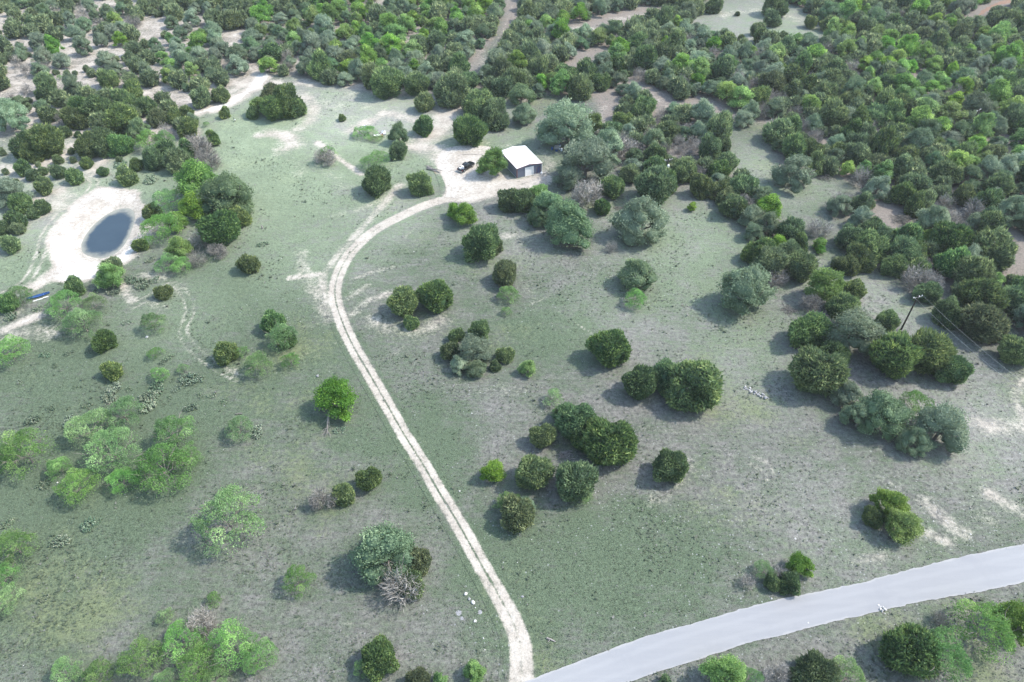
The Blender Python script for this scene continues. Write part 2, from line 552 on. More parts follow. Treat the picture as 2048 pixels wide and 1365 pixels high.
LUSH_SPOTS = [  # photograph point, radius (m), amount
    (520, 260, 20, .45), (470, 300, 16, .35), (545, 400, 16, .35), (600, 450, 18, .25), (760, 300, 12, .45), (740, 330, 10, .4), (850, 345, 8, .35), (900, 360, 4, .3),
    (560, 360, 12, .4), (1120, 690, 12, .42), (1060, 640, 12, .3), (860, 520, 14, .2), (1000, 300, 8, .3), (1060, 275, 10, .3), (1120, 320, 6, .35), (860, 840, 10, .35), (890, 900, 8, .4),
    (960, 1110, 10, .4), (1040, 1230, 9, .4), (1150, 1090, 14, .35), (1300, 1150, 16, .35), (1450, 1180, 14, .35), (1640, 1130, 12, .35), (1250, 1020, 12, .25), (1700, 950, 12, .25), (1410, 1000, 12, .1),
    (700, 880, 10, .35), (820, 1000, 6, .4), (250, 1000, 26, .3), (100, 1050, 22, .3), (300, 850, 20, .3), (60, 760, 16, .3), (180, 700, 14, .25), (120, 540, 8, .4), (40, 540, 10, .4), (200, 400, 9, .3), (300, 380, 12, .4), (330, 340, 12, .3),
    (1380, 480, 20, .3), (1400, 560, 18, .22), (1550, 690, 14, .25), (1300, 640, 14, .2), (1480, 730, 10, .25), (1560, 60, 16, .25), (560, 560, 18, .2), (420, 560, 14, .25), (500, 620, 16, .2), (640, 1020, 14, .0), (350, 1180, 20, .15),
    (1950, 700, 10, .0), (2045, 540, 14, .6), (1830, 470, 10, .3), (1655, 370, 12, .2), (1990, 1080, 14, .25), (620, 740, 12, .25), (1900, 1150, 12, .25),
]
DRY_SPOTS = [
    (1100, 890, 12, .55), (1200, 930, 10, .55), (1000, 820, 14, .2), (1450, 830, 18, .35), (1560, 950, 16, .42), (1400, 900, 16, .3), (1700, 1050, 16, .3), (1500, 1060, 16, .25), (560, 1100, 20, .3), (480, 950, 16, .25), (620, 900, 12, .3), (500, 1230, 22, .4), (300, 1200, 16, .3), (600, 1250, 18, .35), (750, 1250, 10, .35),
    (1600, 700, 14, .25), (1750, 780, 14, .35), (1950, 780, 16, .45), (1900, 930, 14, .35), (1660, 590, 10, .4), (1280, 650, 10, .25), (1500, 1330, 20, .5), (1750, 1270, 14, .5), (1980, 1200, 12, .45), (700, 1120, 10, .25), (900, 1250, 8, .25), (1330, 850, 14, .35), (1260, 980, 10, .3), (1380, 640, 14, .2), (700, 240, 20, .3),
]
RED_SPOTS = [
    (1150, 480, 7, .5), (1270, 488, 6, .62), (1240, 478, 6, .5), (1490, 612, 6, .62), (1545, 605, 5, .55), (1085, 375, 6, .4), (1810, 905, 6, .5), (1895, 915, 5, .55), (1655, 800, 5, .5), (1990, 30, 20, .8), (1935, 62, 10, .9), (2040, 25, 22, .7), (1110, 340, 7, .45), (1180, 440, 6, .45),
    (590, 240, 7, .3), (1130, 275, 7, .5), (1050, 372, 7, .4), (1150, 360, 6, .4), (1600, 400, 8, .4), (5, 480, 8, .6), (720, 1150, 7, .25), (850, 1150, 4, .4), (1760, 690, 5, .3), (1900, 610, 4, .6), (870, 345, 2.5, .6), (1500, 510, 6, .2),
]
THIN_FLARE_SPOTS = [(560, 250, 34, .75), (700, 240, 40, .8), (800, 290, 30, .6), (480, 300, 24, .7), (540, 400, 26, .5), (620, 350, 28, .6), (900, 260, 24, .5), (620, 480, 22, .4), (100, 380, 40, .7), (60, 500, 22, .4), (760, 420, 18, .5), (1000, 290, 20, .4), (1360, 470, 22, .4), (1400, 560, 18, .3), (1540, 50, 34, .5), (1530, 350, 20, .4), (1000, 470, 16, .25), (1280, 620, 18, .2), (350, 620, 16, .2), (1950, 860, 16, .3), (1500, 700, 18, .25), (1300, 30, 30, .5), (1700, 1060, 14, .15), (1620, 560, 12, .3), (1760, 600, 14, .3)]  # sparse grass on pale soil, with flare and overexposure painted in as well
STONY_SPOTS = [(1130, 910, 9, .85), (1190, 960, 9, .9), (1240, 1000, 8, .7), (1000, 830, 12, .5), (1300, 960, 12, .6), (1500, 1100, 16, .6), (1700, 1080, 16, .6), (1900, 1050, 14, .7), (1050, 1000, 12, .5), (1080, 540, 14, .4), (1250, 560, 14, .5), (1420, 1180, 12, .5), (1680, 1100, 10, .5), (950, 1250, 8, .5), (1090, 820, 8, .5), (600, 620, 10, .4), (1930, 860, 14, .5), (700, 240, 25, .6), (540, 280, 14, .7)]

# photograph outlines of the woods (filled with trees) and of the gaps in them
WOOD_LEFT = [(-260, -60), (1003, -60), (1003, 60), (975, 110), (955, 150), (930, 172), (890, 196), (830, 178), (740, 186), (690, 172), (600, 160), (530, 148), (505, 165), (440, 190), (400, 200), (395, 240), (420, 290), (390, 300), (330, 280), (300, 292), (235, 272), (120, 252), (-100, 300), (-330, 310)]
WOOD_RIGHT = [(1012, -60), (2320, -60), (2420, 660), (2060, 690), (1990, 640), (1900, 600), (1860, 560), (1750, 540), (1720, 552), (1650, 520), (1600, 552), (1560, 545), (1520, 500), (1500, 470), (1440, 408), (1390, 372), (1335, 395), (1290, 372), (1245, 350), (1210, 290), (1180, 200), (1080, 190), (1060, 215), (1000, 190), (930, 172), (960, 150), (985, 110)]
GAPS = [  # lines without trees: photograph points, half width (m)
    ([(515, 143), (472, 182), (400, 206), (340, 190), (270, 183), (205, 190), (140, 162), (100, 170), (0, 166)], 3.0),
    ([(250, 106), (215, 122), (165, 132), (140, 150)], 3.6), ([(312, 48), (300, 62), (302, 84)], 4), ([(470, 66), (468, 95)], 4), ([(205, 8), (225, 9)], 5), ([(0, 92), (40, 88)], 4), ([(560, 58), (578, 62)], 4), ([(690, 60), (725, 66)], 4),
    ([(1032, -20), (1020, 30), (1010, 70), (985, 105), (955, 140)], 3.6), ([(1160, 60), (1235, 58)], 6), ([(1235, 40), (1290, 30), (1380, 20)], 7), ([(1195, 112), (1130, 150)], 5), ([(1268, 172), (1300, 188), (1335, 212)], 4), ([(1215, 200), (1200, 260)], 4), ([(745, 20), (765, 10)], 4),
    ([(1400, 212), (1460, 236)], 4), ([(1490, 262), (1496, 300), (1512, 340), (1560, 380), (1600, 392), (1660, 378)], 6.5), ([(1610, 400), (1580, 430), (1560, 400)], 4), ([(1650, 440), (1640, 470), (1650, 510)], 5), ([(1790, 450), (1830, 468)], 6.5), ([(2045, 540), (2060, 500)], 6),
    ([(1560, 545), (1620, 520)], 1),
]
MEADOW = atl([(1365, 60), (1385, 20), (1440, -10), (1520, -15), (1600, 18), (1650, 50), (1665, 75), (1640, 92), (1575, 96), (1500, 100), (1440, 84)])
REDHILL = atl([(1905, 70), (1930, 45), (1985, 22), (2060, 5), (2080, 40), (2000, 50), (1960, 66), (1930, 76)])
YARD = atl([(882, 318), (905, 306), (950, 300), (1000, 308), (1010, 325), (1000, 345), (1035, 362), (1085, 350), (1100, 362), (1075, 380), (1000, 392), (930, 402), (890, 398), (902, 372), (893, 345)])
W_LEFT, W_RIGHT = atl(WOOD_LEFT), atl(WOOD_RIGHT)
GAPS_W = [(atl(p), r) for p, r in GAPS]

def ground_attrs(X, Y):
    bare = np.zeros(X.shape)
    for pts, w, s in BARE_LINES:
        d = seg_dist(X, Y, atl(pts))
        bare = np.maximum(bare, s * np.exp(-(d / (w * 1.15)) ** 2))
    for pts, hw, s in TRACKS_FAINT[:1]:
        d = seg_dist(X, Y, atl([(340, 568), (372, 592)]))
        bare = np.maximum(bare, .5 * np.exp(-(d / 1.8) ** 2))
    bare *= .55 + .9 * fbm(X, Y, 4.5, 3)
    for pts, hw, s in TRACKS_FAINT:
        d = seg_dist(X, Y, [tuple(q) for q in spline(atl(pts), 8)])
        bare = np.maximum(bare, s * np.exp(-((d - hw) / .55) ** 2) + 0.25 * s * np.exp(-(d / 1.6) ** 2))
    bank = poly_sd(X, Y, BANK)
    bn = (fbm(X, Y, 7, 3) - .5) * 5
    bare = np.maximum(bare, (1.02 + .5 * (fbm(X, Y, 9, 3) - .35)) * smooth(-2.2, 1.6, bank + bn))
    yard = poly_sd(X, Y, YARD)
    bare = np.maximum(bare, 1.0 * smooth(-4, 2, yard + bn * .9))
    wl = smooth(-5, 4, poly_sd(X, Y, W_LEFT))
    wr = smooth(-4, 5, poly_sd(X, Y, W_RIGHT))
    px, py = to_px(X, Y)
    leftness = smooth(700, 250, px) * smooth(640, 430, py)
    litter = np.maximum(wl * .62, wr * .72)
    bare = np.maximum(bare, wl * (.32 + .3 * leftness) + (fbm(X, Y, 14, 2) - .5) * .3 * wl)
    # open pale country around and left of the pond
    bare = np.maximum(bare, .44 * smooth(330, 120, px) * smooth(470, 330, py) * smooth(200, 260, py))
    mead = smooth(-4, 3, poly_sd(X, Y, MEADOW))
    litter = litter * (1 - mead)
    lush = .5 - .1 * smooth(600, 1100, px) + .35 * (fbm(X + 31, Y - 17, 4.5, 3) - .5)
    for cx, cy, r, a in LUSH_SPOTS:
        x, y, _ = at(cx, cy)
        lush += a * np.exp(-(((X - x) ** 2 + (Y - y) ** 2) / (r * r)))
    for cx, cy, r, a in DRY_SPOTS:
        x, y, _ = at(cx, cy)
        lush -= .5 * a * (.4 + 1.2 * fbm(X + 90, Y, 9, 3)) * np.exp(-(((X - x) ** 2 + (Y - y) ** 2) / (r * r)))
    lush = np.maximum(lush, .2 + .3 * fbm(X - 50, Y, 3, 2) + .14 * smooth(1000, 700, px))
    for pts, r in GAPS_W[16:19]:
        d = seg_dist(X, Y, pts)
        k = np.exp(-(d / (r * 1.2)) ** 2)
        litter = litter * (1 - .8 * k)
        lush += .1 * k
    red = np.zeros(X.shape)
    for cx, cy, r, a in RED_SPOTS:
        x, y, _ = at(cx, cy)
        red = np.maximum(red, a * np.exp(-(((X - x) ** 2 + (Y - y) ** 2) / (r * r))))
    rh = smooth(-4, 4, poly_sd(X, Y, REDHILL))
    red = np.maximum(red, rh)
    litter = np.maximum(litter, rh)
    stony = np.full(X.shape, .02)
    for cx, cy, r, a in STONY_SPOTS:
        x, y, _ = at(cx, cy)
        stony = np.maximum(stony, a * np.exp(-(((X - x) ** 2 + (Y - y) ** 2) / (r * r))))
    thin = np.zeros(X.shape)  # sparse grass plus painted flare brightness
    for cx, cy, r, a in THIN_FLARE_SPOTS:
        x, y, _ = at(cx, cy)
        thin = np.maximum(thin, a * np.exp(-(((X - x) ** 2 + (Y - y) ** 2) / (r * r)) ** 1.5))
    wet = poly_sd(X, Y, POND)
    bare = np.where(wet > -1.5, 0.8, bare)
    red = np.maximum(red, .25 * np.exp(-((wet + .6) / 1.1) ** 2))
    bare = np.where((py < 300) & (px > 420) & (px < 920), bare * 1.22, bare)
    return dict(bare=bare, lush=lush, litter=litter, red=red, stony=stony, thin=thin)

def axis(lo, hi, step, far):
    core = np.arange(lo, hi + step * .5, step)
    ext = []
    d = step
    v = 0
    while v < far:
        d *= 1.35
        v += d
        ext.append(v)
    ext = np.array(ext)
    return np.concatenate([lo - ext[::-1], core, hi + ext])

gx = axis(-262, 262, 0.65, 3200)
gy = axis(22, 345, 0.65, 3200)
GX, GY = np.meshgrid(gx, gy)
X, Y = GX.ravel(), GY.ravel()
nx, ny = len(gx), len(gy)
core = (np.abs(X) < 300) & (Y > 0) & (Y < 420)
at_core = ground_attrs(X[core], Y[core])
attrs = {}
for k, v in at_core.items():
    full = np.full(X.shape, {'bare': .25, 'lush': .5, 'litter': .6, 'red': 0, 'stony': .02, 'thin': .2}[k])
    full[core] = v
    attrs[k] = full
Z = ground_z(X, Y)
ii = np.arange(nx * ny).reshape(ny, nx)
quads = np.stack([ii[:-1, :-1], ii[:-1, 1:], ii[1:, 1:], ii[1:, :-1]], -1).reshape(-1, 4)
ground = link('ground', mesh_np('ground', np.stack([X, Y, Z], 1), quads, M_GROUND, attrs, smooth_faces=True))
tag(ground, 'dry pasture of grey green grass with bare caliche patches', 'ground', kind='structure')

# ------------------------------------------------------------------ the pond
q = NT('pond_water')
P = q.pos()
wv = q.noise(P, 1.6, 3)
sh = q.math('ADD', q.attr('shallow'), q.math('MULTIPLY', q.math('SUBTRACT', q.noise(P, .35, 4, .6), .5), .35))
wc = q.mix(q.noise(P, .15, 3), (0.022, 0.038, 0.054), (0.036, 0.055, 0.072))
wc = q.mix(q.sstep(sh, .74, 1.0), wc, (0.24, 0.235, 0.19))
q.principled(wc, 0.15, 0.35, 0, q.bump(wv, 0.15, 0.06))
M_WATER = q.m
wp = np.array(POND)
cen = wp.mean(0)
rings = [0.02, .4, .65, .8, .88, .94, 1.0, 1.1]
vs, sv = [], []
for k in rings:
    for p in wp:
        w_ = cen + (p - cen) * k
        vs.append((w_[0], w_[1], WATER_Z))
        sv.append(min(k, 1.0))
m_ = len(wp)
fs = [(i_ * m_ + k, i_ * m_ + (k + 1) % m_, (i_ + 1) * m_ + (k + 1) % m_, (i_ + 1) * m_ + k) for i_ in range(len(rings) - 1) for k in range(m_)]
fs.append(tuple(range(m_)))
tag(link('pond_water', mesh_np('pond_water', vs, fs, M_WATER, {'shallow': sv})), 'slate blue water of the stock pond inside a white caliche bank', 'pond', kind='structure')

# ------------------------------------------------------------------ the two-track drive: its own sheet, ruts and grassy crown
def ribbon(name, pts_px, half, profile, lift, uspan=1.6, nu=17, step=0.45):
    c = spline(atl(pts_px), 14)
    d = np.concatenate([[0], np.cumsum(np.hypot(*np.diff(c, axis=0).T))])
    n = int(d[-1] / step)
    s = np.linspace(0, d[-1], n)
    cx, cy = np.interp(s, d, c[:, 0]), np.interp(s, d, c[:, 1])
    tx, ty = np.gradient(cx), np.gradient(cy)
    L = np.hypot(tx, ty)
    nxv, nyv = -ty / L, tx / L
    hw = half(s / d[-1]) if callable(half) else np.full(n, half)
    u = np.linspace(-uspan, uspan, nu)
    X = cx[:, None] + nxv[:, None] * hw[:, None] * u[None]
    Y = cy[:, None] + nyv[:, None] * hw[:, None] * u[None]
    Z = ground_z(X, Y) + lift
    Xr, Yr = X.ravel(), Y.ravel()
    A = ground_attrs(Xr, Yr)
    U = np.repeat(u[None], n, 0).ravel()
    T = np.repeat((s / d[-1])[:, None], nu, 1).ravel()
    A['bare'] = np.maximum(A['bare'] * (1 - smooth(.1, .0, np.abs(U) - 1.0) * .0), 0)
    prof = profile(U, T, Xr, Yr)
    A['bare'] = np.where(np.abs(U) < .7, prof, np.maximum(A['bare'], prof))
    A['lush'] = A['lush'] + .2 * np.exp(-((np.abs(U) - 1.35) / .25) ** 2) * (A['bare'] < .4)
    A['litter'] = A['litter'] * smooth(.9, 1.3, np.abs(U))
    ii = np.arange(n * nu).reshape(n, nu)
    quads = np.stack([ii[:-1, :-1], ii[1:, :-1], ii[1:, 1:], ii[:-1, 1:]], -1).reshape(-1, 4)
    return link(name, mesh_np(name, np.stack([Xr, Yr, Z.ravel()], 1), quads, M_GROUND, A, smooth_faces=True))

DRIVE = [(1041, 1385), (1043, 1345), (1042, 1300), (1030, 1255), (1005, 1205), (960, 1125), (915, 1045), (878, 985), (845, 928), (806, 866), (770, 802), (735, 742), (705, 690), (683, 640), (671, 600), (671, 570), (682, 537), (706, 500), (748, 462), (800, 434), (850, 412), (900, 397), (960, 386), (1020, 374), (1060, 364)]

def drive_profile(U, T, X, Y):
    a = np.abs(U)
    rut = (.84 + .14 * vnoise(X, Y, 6)) * smooth(.03, .2, a) * smooth(1.22, .62, a)
    crown = smooth(.36, .04, a)
    grass = np.where(T < .1, .72, np.where(T < .55, .3, np.where(T < .68, .5, .82))) + (vnoise(X, Y, 5) - .5) * .5
    return np.maximum(rut, crown * grass)

drive = ribbon('dirt_drive', DRIVE, lambda t: np.interp(t, [0, .04, .1, .3, .7, .8, 1], [2.1, 1.75, 1.5, 1.45, 1.75, 1.9, 2.2]), drive_profile, 0.05)
tag(drive, 'pale two-track caliche drive curving up to the shed', 'drive', kind='structure')
SPUR = [(902, 396), (906, 375), (897, 350), (886, 325), (898, 304), (935, 298), (980, 300)]
spur = ribbon('dirt_spur', SPUR, 2.2, lambda U, T, X, Y: 1.05 * smooth(1.1, .75, np.abs(U)), 0.09)
tag(spur, 'pale caliche spur running from the drive past the black truck', 'drive', kind='structure')

# ------------------------------------------------------------------ the county road
ROAD_TOP = [(985, 1392), (1041, 1368), (1186, 1313), (1294, 1274), (1400, 1245), (1489, 1218), (1580, 1194), (1669, 1178), (1760, 1155), (1850, 1133), (1945, 1111), (2045, 1091), (2150, 1070), (2300, 1042)]
ROAD_BOT = [(1160, 1400), (1258, 1366), (1310, 1348), (1400, 1319), (1500, 1288), (1585, 1267), (1669, 1245), (1760, 1225), (1850, 1205), (1945, 1185), (2045, 1166), (2150, 1146), (2300, 1118)]
ta, tb = spline(atl(ROAD_TOP), 60), spline(atl(ROAD_BOT), 60)
def resample(c, n):
    d = np.concatenate([[0], np.cumsum(np.hypot(*np.diff(c, axis=0).T))])
    s = np.linspace(0, d[-1], n)
    return np.stack([np.interp(s, d, c[:, 0]), np.interp(s, d, c[:, 1])], 1)
NR = 900
ta, tb = resample(ta, NR), resample(tb, NR)
jit = lambda c: (fbm(c[:, 0], c[:, 1], 1.1, 3) - .5)[:, None] * 0.4 + (fbm(c[:, 0], c[:, 1], 7, 2) - .5)[:, None] * 0.5
dirv = (ta - tb) / np.linalg.norm(ta - tb, axis=1)[:, None]
ta2 = ta + dirv * jit(ta)
tb2 = tb - dirv * jit(tb)
cols = []
for k in np.linspace(0, 1, 9):
    cols.append(ta2 * (1 - k) + tb2 * k)
V = np.stack(cols, 1).reshape(-1, 2)
kk = np.tile(np.linspace(0, 1, 9), NR)
q = NT('road_chipseal')
P = q.pos()
uv = q.attr('across')
n1 = q.noise(P, .5, 4, .6)
n2 = q.noise(P, 9, 3, .7)
mp = q.n('ShaderNodeMapping')
q.t.links.new(P, mp.inputs[0])
mp.inputs['Rotation'].default_value = (0, 0, math.radians(-17))
mp.inputs['Scale'].default_value = (.05, 1.2, 1)
n3 = q.noise(mp.outputs[0], 1.0, 3, .6)
c = q.mix(q.lin(n3, .35, .65, 0, 1), (0.252, 0.256, 0.266), (0.27, 0.273, 0.281))
c = q.mix(q.math('MULTIPLY', q.sstep(n1, .5, .8), .3), c, (0.28, 0.283, 0.292))
edge = q.sstep(q.math('ADD', q.math('ABSOLUTE', q.math('SUBTRACT', uv, .5)), q.math('MULTIPLY', q.math('SUBTRACT', n1, .5), .16)), .43, .5)
c = q.mix(q.math('MULTIPLY', edge, .7), c, (0.34, 0.335, 0.33))
c = q.mix(q.lin(n2, .3, .7, 0.22, 0), c, (0.2, 0.2, 0.21))
wt = q.math('ABSOLUTE', q.math('SUBTRACT', q.math('ABSOLUTE', q.math('SUBTRACT', uv, .5)), .2))
c = q.mix(q.math('MULTIPLY', q.sstep(q.math('ADD', wt, q.math('MULTIPLY', q.math('SUBTRACT', n1, .5), .12)), .1, .02), .35), c, (0.29, 0.292, 0.298))
n6 = q.noise(P, .13, 4, .65)
c = q.mix(q.math('MULTIPLY', q.sstep(n6, .52, .7), .5), c, (0.228, 0.232, 0.245))
q.principled(c, .9, .2, 0, q.bump(n2, .2, .03))
M_ROAD = q.m
ii = np.arange(NR * 9).reshape(NR, 9)
quads = np.stack([ii[:-1, :-1], ii[1:, :-1], ii[1:, 1:], ii[:-1, 1:]], -1).reshape(-1, 4)
zr = ground_z(V[:, 0], V[:, 1]) + 0.10
road = link('road', mesh_np('road', np.column_stack([V, zr]), quads, M_ROAD, {'across': kk}, smooth_faces=True))
tag(road, 'pale grey chip sealed county road without markings', 'road', kind='structure')
ROAD_POLY = [tuple(p) for p in ta[::30]] + [tuple(p) for p in tb[::-30]]

# ------------------------------------------------------------------ tree prototypes (crown one unit wide)
def unit(v):
    return v / (np.linalg.norm(v, axis=-1, keepdims=True) + 1e-9)

def rand_dirs(r, n):
    return unit(r.normal(size=(n, 3)))

class Leaves:
    """diamond leaf sprays gathered into one crown mesh"""
    def __init__(self):
        self.V, self.F, self.T, self.N, self.n = [], [], [], [], 0
        self.warp = 1.0
    def sprays(self, p, axis, r, length, width, tint, out=None, blend=.6):
        n = len(p)
        side = unit(np.cross(axis, rand_dirs(r, n)))
        L = length[:, None]
        W = width[:, None]
        bow = unit(np.cross(axis, side)) * (r.normal(size=(n, 1)) * .25) * W
        v = np.stack([p - axis * L * .4, p + side * W * .5 + bow, p + axis * L * .6, p - side * W * .5 + bow], 1).reshape(-1, 3)
        f = (np.arange(n)[:, None] * 4 + np.array([[0, 1, 2, 3]])) + self.n
        fn = unit(np.cross(axis, side))
        if out is None:
            out = fn
        fn = np.where((fn * out).sum(1, keepdims=True) < 0, -fn, fn)
        self.N.append(np.repeat(unit(out * blend + fn * (1 - blend)), 4, 0))
        self.V.append(v)
        self.F.append(f)
        self.T.append(np.repeat(tint, 4))
        self.n += 4 * n
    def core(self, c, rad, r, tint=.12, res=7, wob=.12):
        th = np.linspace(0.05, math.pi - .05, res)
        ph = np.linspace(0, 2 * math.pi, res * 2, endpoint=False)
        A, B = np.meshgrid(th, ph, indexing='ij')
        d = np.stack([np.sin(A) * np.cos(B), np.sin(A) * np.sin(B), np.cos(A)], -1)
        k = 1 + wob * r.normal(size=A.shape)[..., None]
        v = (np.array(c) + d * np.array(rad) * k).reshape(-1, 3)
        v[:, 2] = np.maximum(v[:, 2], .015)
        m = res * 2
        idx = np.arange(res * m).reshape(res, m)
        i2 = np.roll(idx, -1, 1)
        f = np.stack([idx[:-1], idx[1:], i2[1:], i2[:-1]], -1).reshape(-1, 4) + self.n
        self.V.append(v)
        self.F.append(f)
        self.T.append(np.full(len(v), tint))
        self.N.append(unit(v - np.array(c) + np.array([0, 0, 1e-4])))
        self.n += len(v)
    def arrays(self):
        V = np.concatenate(self.V)
        r = np.random.default_rng(self.n % 9973)
        a = r.random(8) * 6.283
        q_ = V * 6.5
        w = np.clip(V[:, 2] * 4, .25, 1) * self.warp
        V = V + np.stack([.05 * np.sin(q_[:, 1] * 1.1 + a[0]) + .035 * np.sin(q_[:, 2] * 1.9 + q_[:, 0] * .8 + a[1]),
                          .05 * np.sin(q_[:, 0] * 1.2 + a[2]) + .035 * np.sin(q_[:, 2] * 1.7 + q_[:, 1] * .9 + a[3]),
                          .045 * np.sin(q_[:, 0] * 1.3 + a[4]) * np.sin(q_[:, 1] * 1.3 + a[5])], 1) * w[:, None]
        V[:, 2] = np.maximum(V[:, 2], .01)
        return V, np.concatenate(self.F), np.concatenate(self.T)
    def normals(self):
        return np.concatenate(self.N)

def limbs(r, H, n, spread, rad, base=0.0, gnarl=.06, sub=2):
    """tapered trunk that forks into limbs; returns an MB"""
    mb = MB()
    fork = H * .28
    t0 = [(0, 0, -.02), (r.normal() * .01, r.normal() * .01, fork * .5), (r.normal() * .02, r.normal() * .02, fork)]
    mb.tube(t0, [rad * 1.25, rad, rad * .9], 7)
    for k in range(n):
        a = 2 * math.pi * (k + r.random() * .7) / n
        sp = spread * (.55 + .5 * r.random())
        top = H * (.62 + .3 * r.random())
        p = [np.array(t0[-1])]
        m = 5
        for i in range(1, m + 1):
            s = i / m
            p.append(np.array([math.cos(a) * sp * s ** .8, math.sin(a) * sp * s ** .8, fork + (top - fork) * s ** 1.1]) + r.normal(size=3) * gnarl * .35)
        mb.tube(p, [rad * .62 * (1 - .75 * i / m) for i in range(m + 1)], 5)
        for j in range(sub):
            i0 = 2 + j % 3
            q0 = p[i0]
            a2 = a + r.normal() * .9
            q1 = q0 + np.array([math.cos(a2), math.sin(a2), .5]) * spread * .3
            q2 = q1 + np.array([math.cos(a2), math.sin(a2), .9]) * spread * .2 + r.normal(size=3) * gnarl * .4
            mb.tube([q0, q1, q2], [rad * .3, rad * .2, rad * .07], 4)
    return mb

def twigs(r, H, W, n, rad, L=.16, flat=1.0):
    """bare twig fans as thin three sided spikes"""
    lv = []
    for k in range(n):
        d = rand_dirs(r, 1)[0]
        d[2] = abs(d[2]) * .9 + .05
        p0 = np.array([d[0] * W * .5, d[1] * W * .5, H * (.25 + .7 * d[2])]) * (.35 + .6 * r.random())
        p0[2] = max(p0[2], .05)
        ax = unit(d + np.array([0, 0, .35]) + r.normal(size=3) * .45)
        lv.append((p0, ax, L * (.6 + .8 * r.random())))
    return lv

def proto_juniper(seed, detail=1.0, greybits=.25):
    r = np.random.default_rng(seed)
    H = .76 + .18 * r.random()
    L = Leaves()
    k = (1 / math.sqrt(detail)) ** .8
    L.warp = .38
    # one to four merged domes, so that no two outlines agree
    nd_ = [1, 3, 2, 4, 1, 3, 2][seed % 7]
    domes = []
    if nd_ == 1:
        domes.append((np.array([0, 0, H * .46]), np.array([.47, .47, H * .53])))
    else:
        a0 = r.random() * 6.283
        for q_ in range(nd_):
            a = a0 + 6.283 * q_ / nd_ + r.normal() * .3
            s = .62 + .22 * r.random() if q_ else .8
            off = .5 - .48 * s
            h_ = H * (.98 if q_ == 0 else .62 + .34 * r.random())
            domes.append((np.array([math.cos(a) * off, math.sin(a) * off, h_ * .46]), np.array([.48 * s, .48 * s, h_ * .53])))
    tr = limbs(r, H * .9, 5, .3, .022)
    wts = np.array([d_[1][0] ** 2 for d_ in domes])
    wts = wts / wts.sum() * (1.0 if nd_ == 1 else 1.35)
    for (c, R), wt in zip(domes, wts):
        bd = rand_dirs(r, 26)
        ba = .07 + .12 * r.random(26)
        gaps = rand_dirs(r, 5)
        gaps[:, 2] = np.abs(gaps[:, 2])
        def rad(d):
            dots = d @ bd.T
            v = .88 + ((np.clip((dots - .86) / .14, 0, 1) ** 1.3) * ba).sum(1)
            return v - .2 * np.max(np.clip((d @ gaps.T - .93) / .07, 0, 1), 1)
        def outside(p):
            m = np.ones(len(p), bool)
            for c2, R2 in domes:
                if c2 is not c:
                    m &= (((p - c2) / R2) ** 2).sum(1) > .72
            return m
        def put(n, lo, hi, la, lb_, wa, wb, out, up, jit, t0, tc, ts):
            d = rand_dirs(r, n)
            d = d[d[:, 2] > -.8]
            p = c + d * R * (rad(d) * (lo + (hi - lo) * r.random(len(d))))[:, None]
            p[:, 2] = np.maximum(p[:, 2], .02)
            m = outside(p)
            p, d = p[m], d[m]
            n = len(p)
            clump = np.max(np.clip((d @ bd.T - .84) / .16, 0, 1), 1)
            ax = unit(d * out + np.array([0, 0, up]) + r.normal(size=(n, 3)) * jit)
            L.sprays(p, ax, r, (la + lb_ * r.random(n)) * k, (wa + wb * r.random(n)) * k, t0 + tc * clump + r.normal(size=n) * ts)
        put(int(4300 * detail * wt), .95, 1.01, .054, .042, .024, .016, .55, .42, .5, .12, .5, .22)
        put(int(620 * detail * wt) + 40, .97, 1.06, .09, .07, .024, .016, 1.0, .75, .32, .28, .3, .24)
        put(int(1300 * detail * wt), .78, .88, .1, .0, .06, .0, 1.0, 0, .6, .2, 0, .08)
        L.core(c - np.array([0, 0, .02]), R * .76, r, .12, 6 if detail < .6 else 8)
    return H, L, tr, .45

def lobes_crown(r, L, lobes, n, leaf, tintbase, up=.15, spread=.24, core=.78, lobetint=.14):
    cs = np.array([l[0] for l in lobes])
    rs = np.array([l[1] for l in lobes])
    w = rs ** 2
    idx = r.choice(len(lobes), n, p=w / w.sum())
    lt = r.normal(size=len(lobes)) * lobetint
    d = rand_dirs(r, n)
    d[:, 2] = np.where(d[:, 2] < -.35, -d[:, 2], d[:, 2])
    # leaf clusters: jitter directions into tufts
    tuft = unit(d + r.normal(size=(n, 3)) * .02)
    ph = np.sin(d @ r.normal(size=(3, 1)) * 9 + idx[:, None])[:, 0]
    p = cs[idx] + tuft * (rs[idx] * (.9 + .1 * ph + .14 * r.normal(size=n)))[:, None] * np.array([1, 1, .85])
    keep = np.ones(n, bool)
    for c, q in zip(cs, rs):
        inn = np.linalg.norm((p - c) / np.array([1, 1, .85]), axis=1) < q * .72
        keep &= ~inn
    keep &= p[:, 2] > .03
    p, idx, d, ph = p[keep], idx[keep], d[keep], ph[keep]
    n = len(p)
    ax = unit(d * .5 + np.array([0, 0, up]) + r.normal(size=(n, 3)) * .8)
    tint = tintbase + lt[idx] + .1 * ph + r.normal(size=n) * .17
    L.sprays(p, ax, r, leaf * (.8 + .6 * r.random(n)), leaf * (.55 + .4 * r.random(n)), tint, unit(d + (p - np.array([0, 0, .3])) * 1.2), .55)
    if core:
        for c, q in zip(cs, rs):
            L.core(c, np.array([q, q, q * .85]) * core, r, .12, 5)

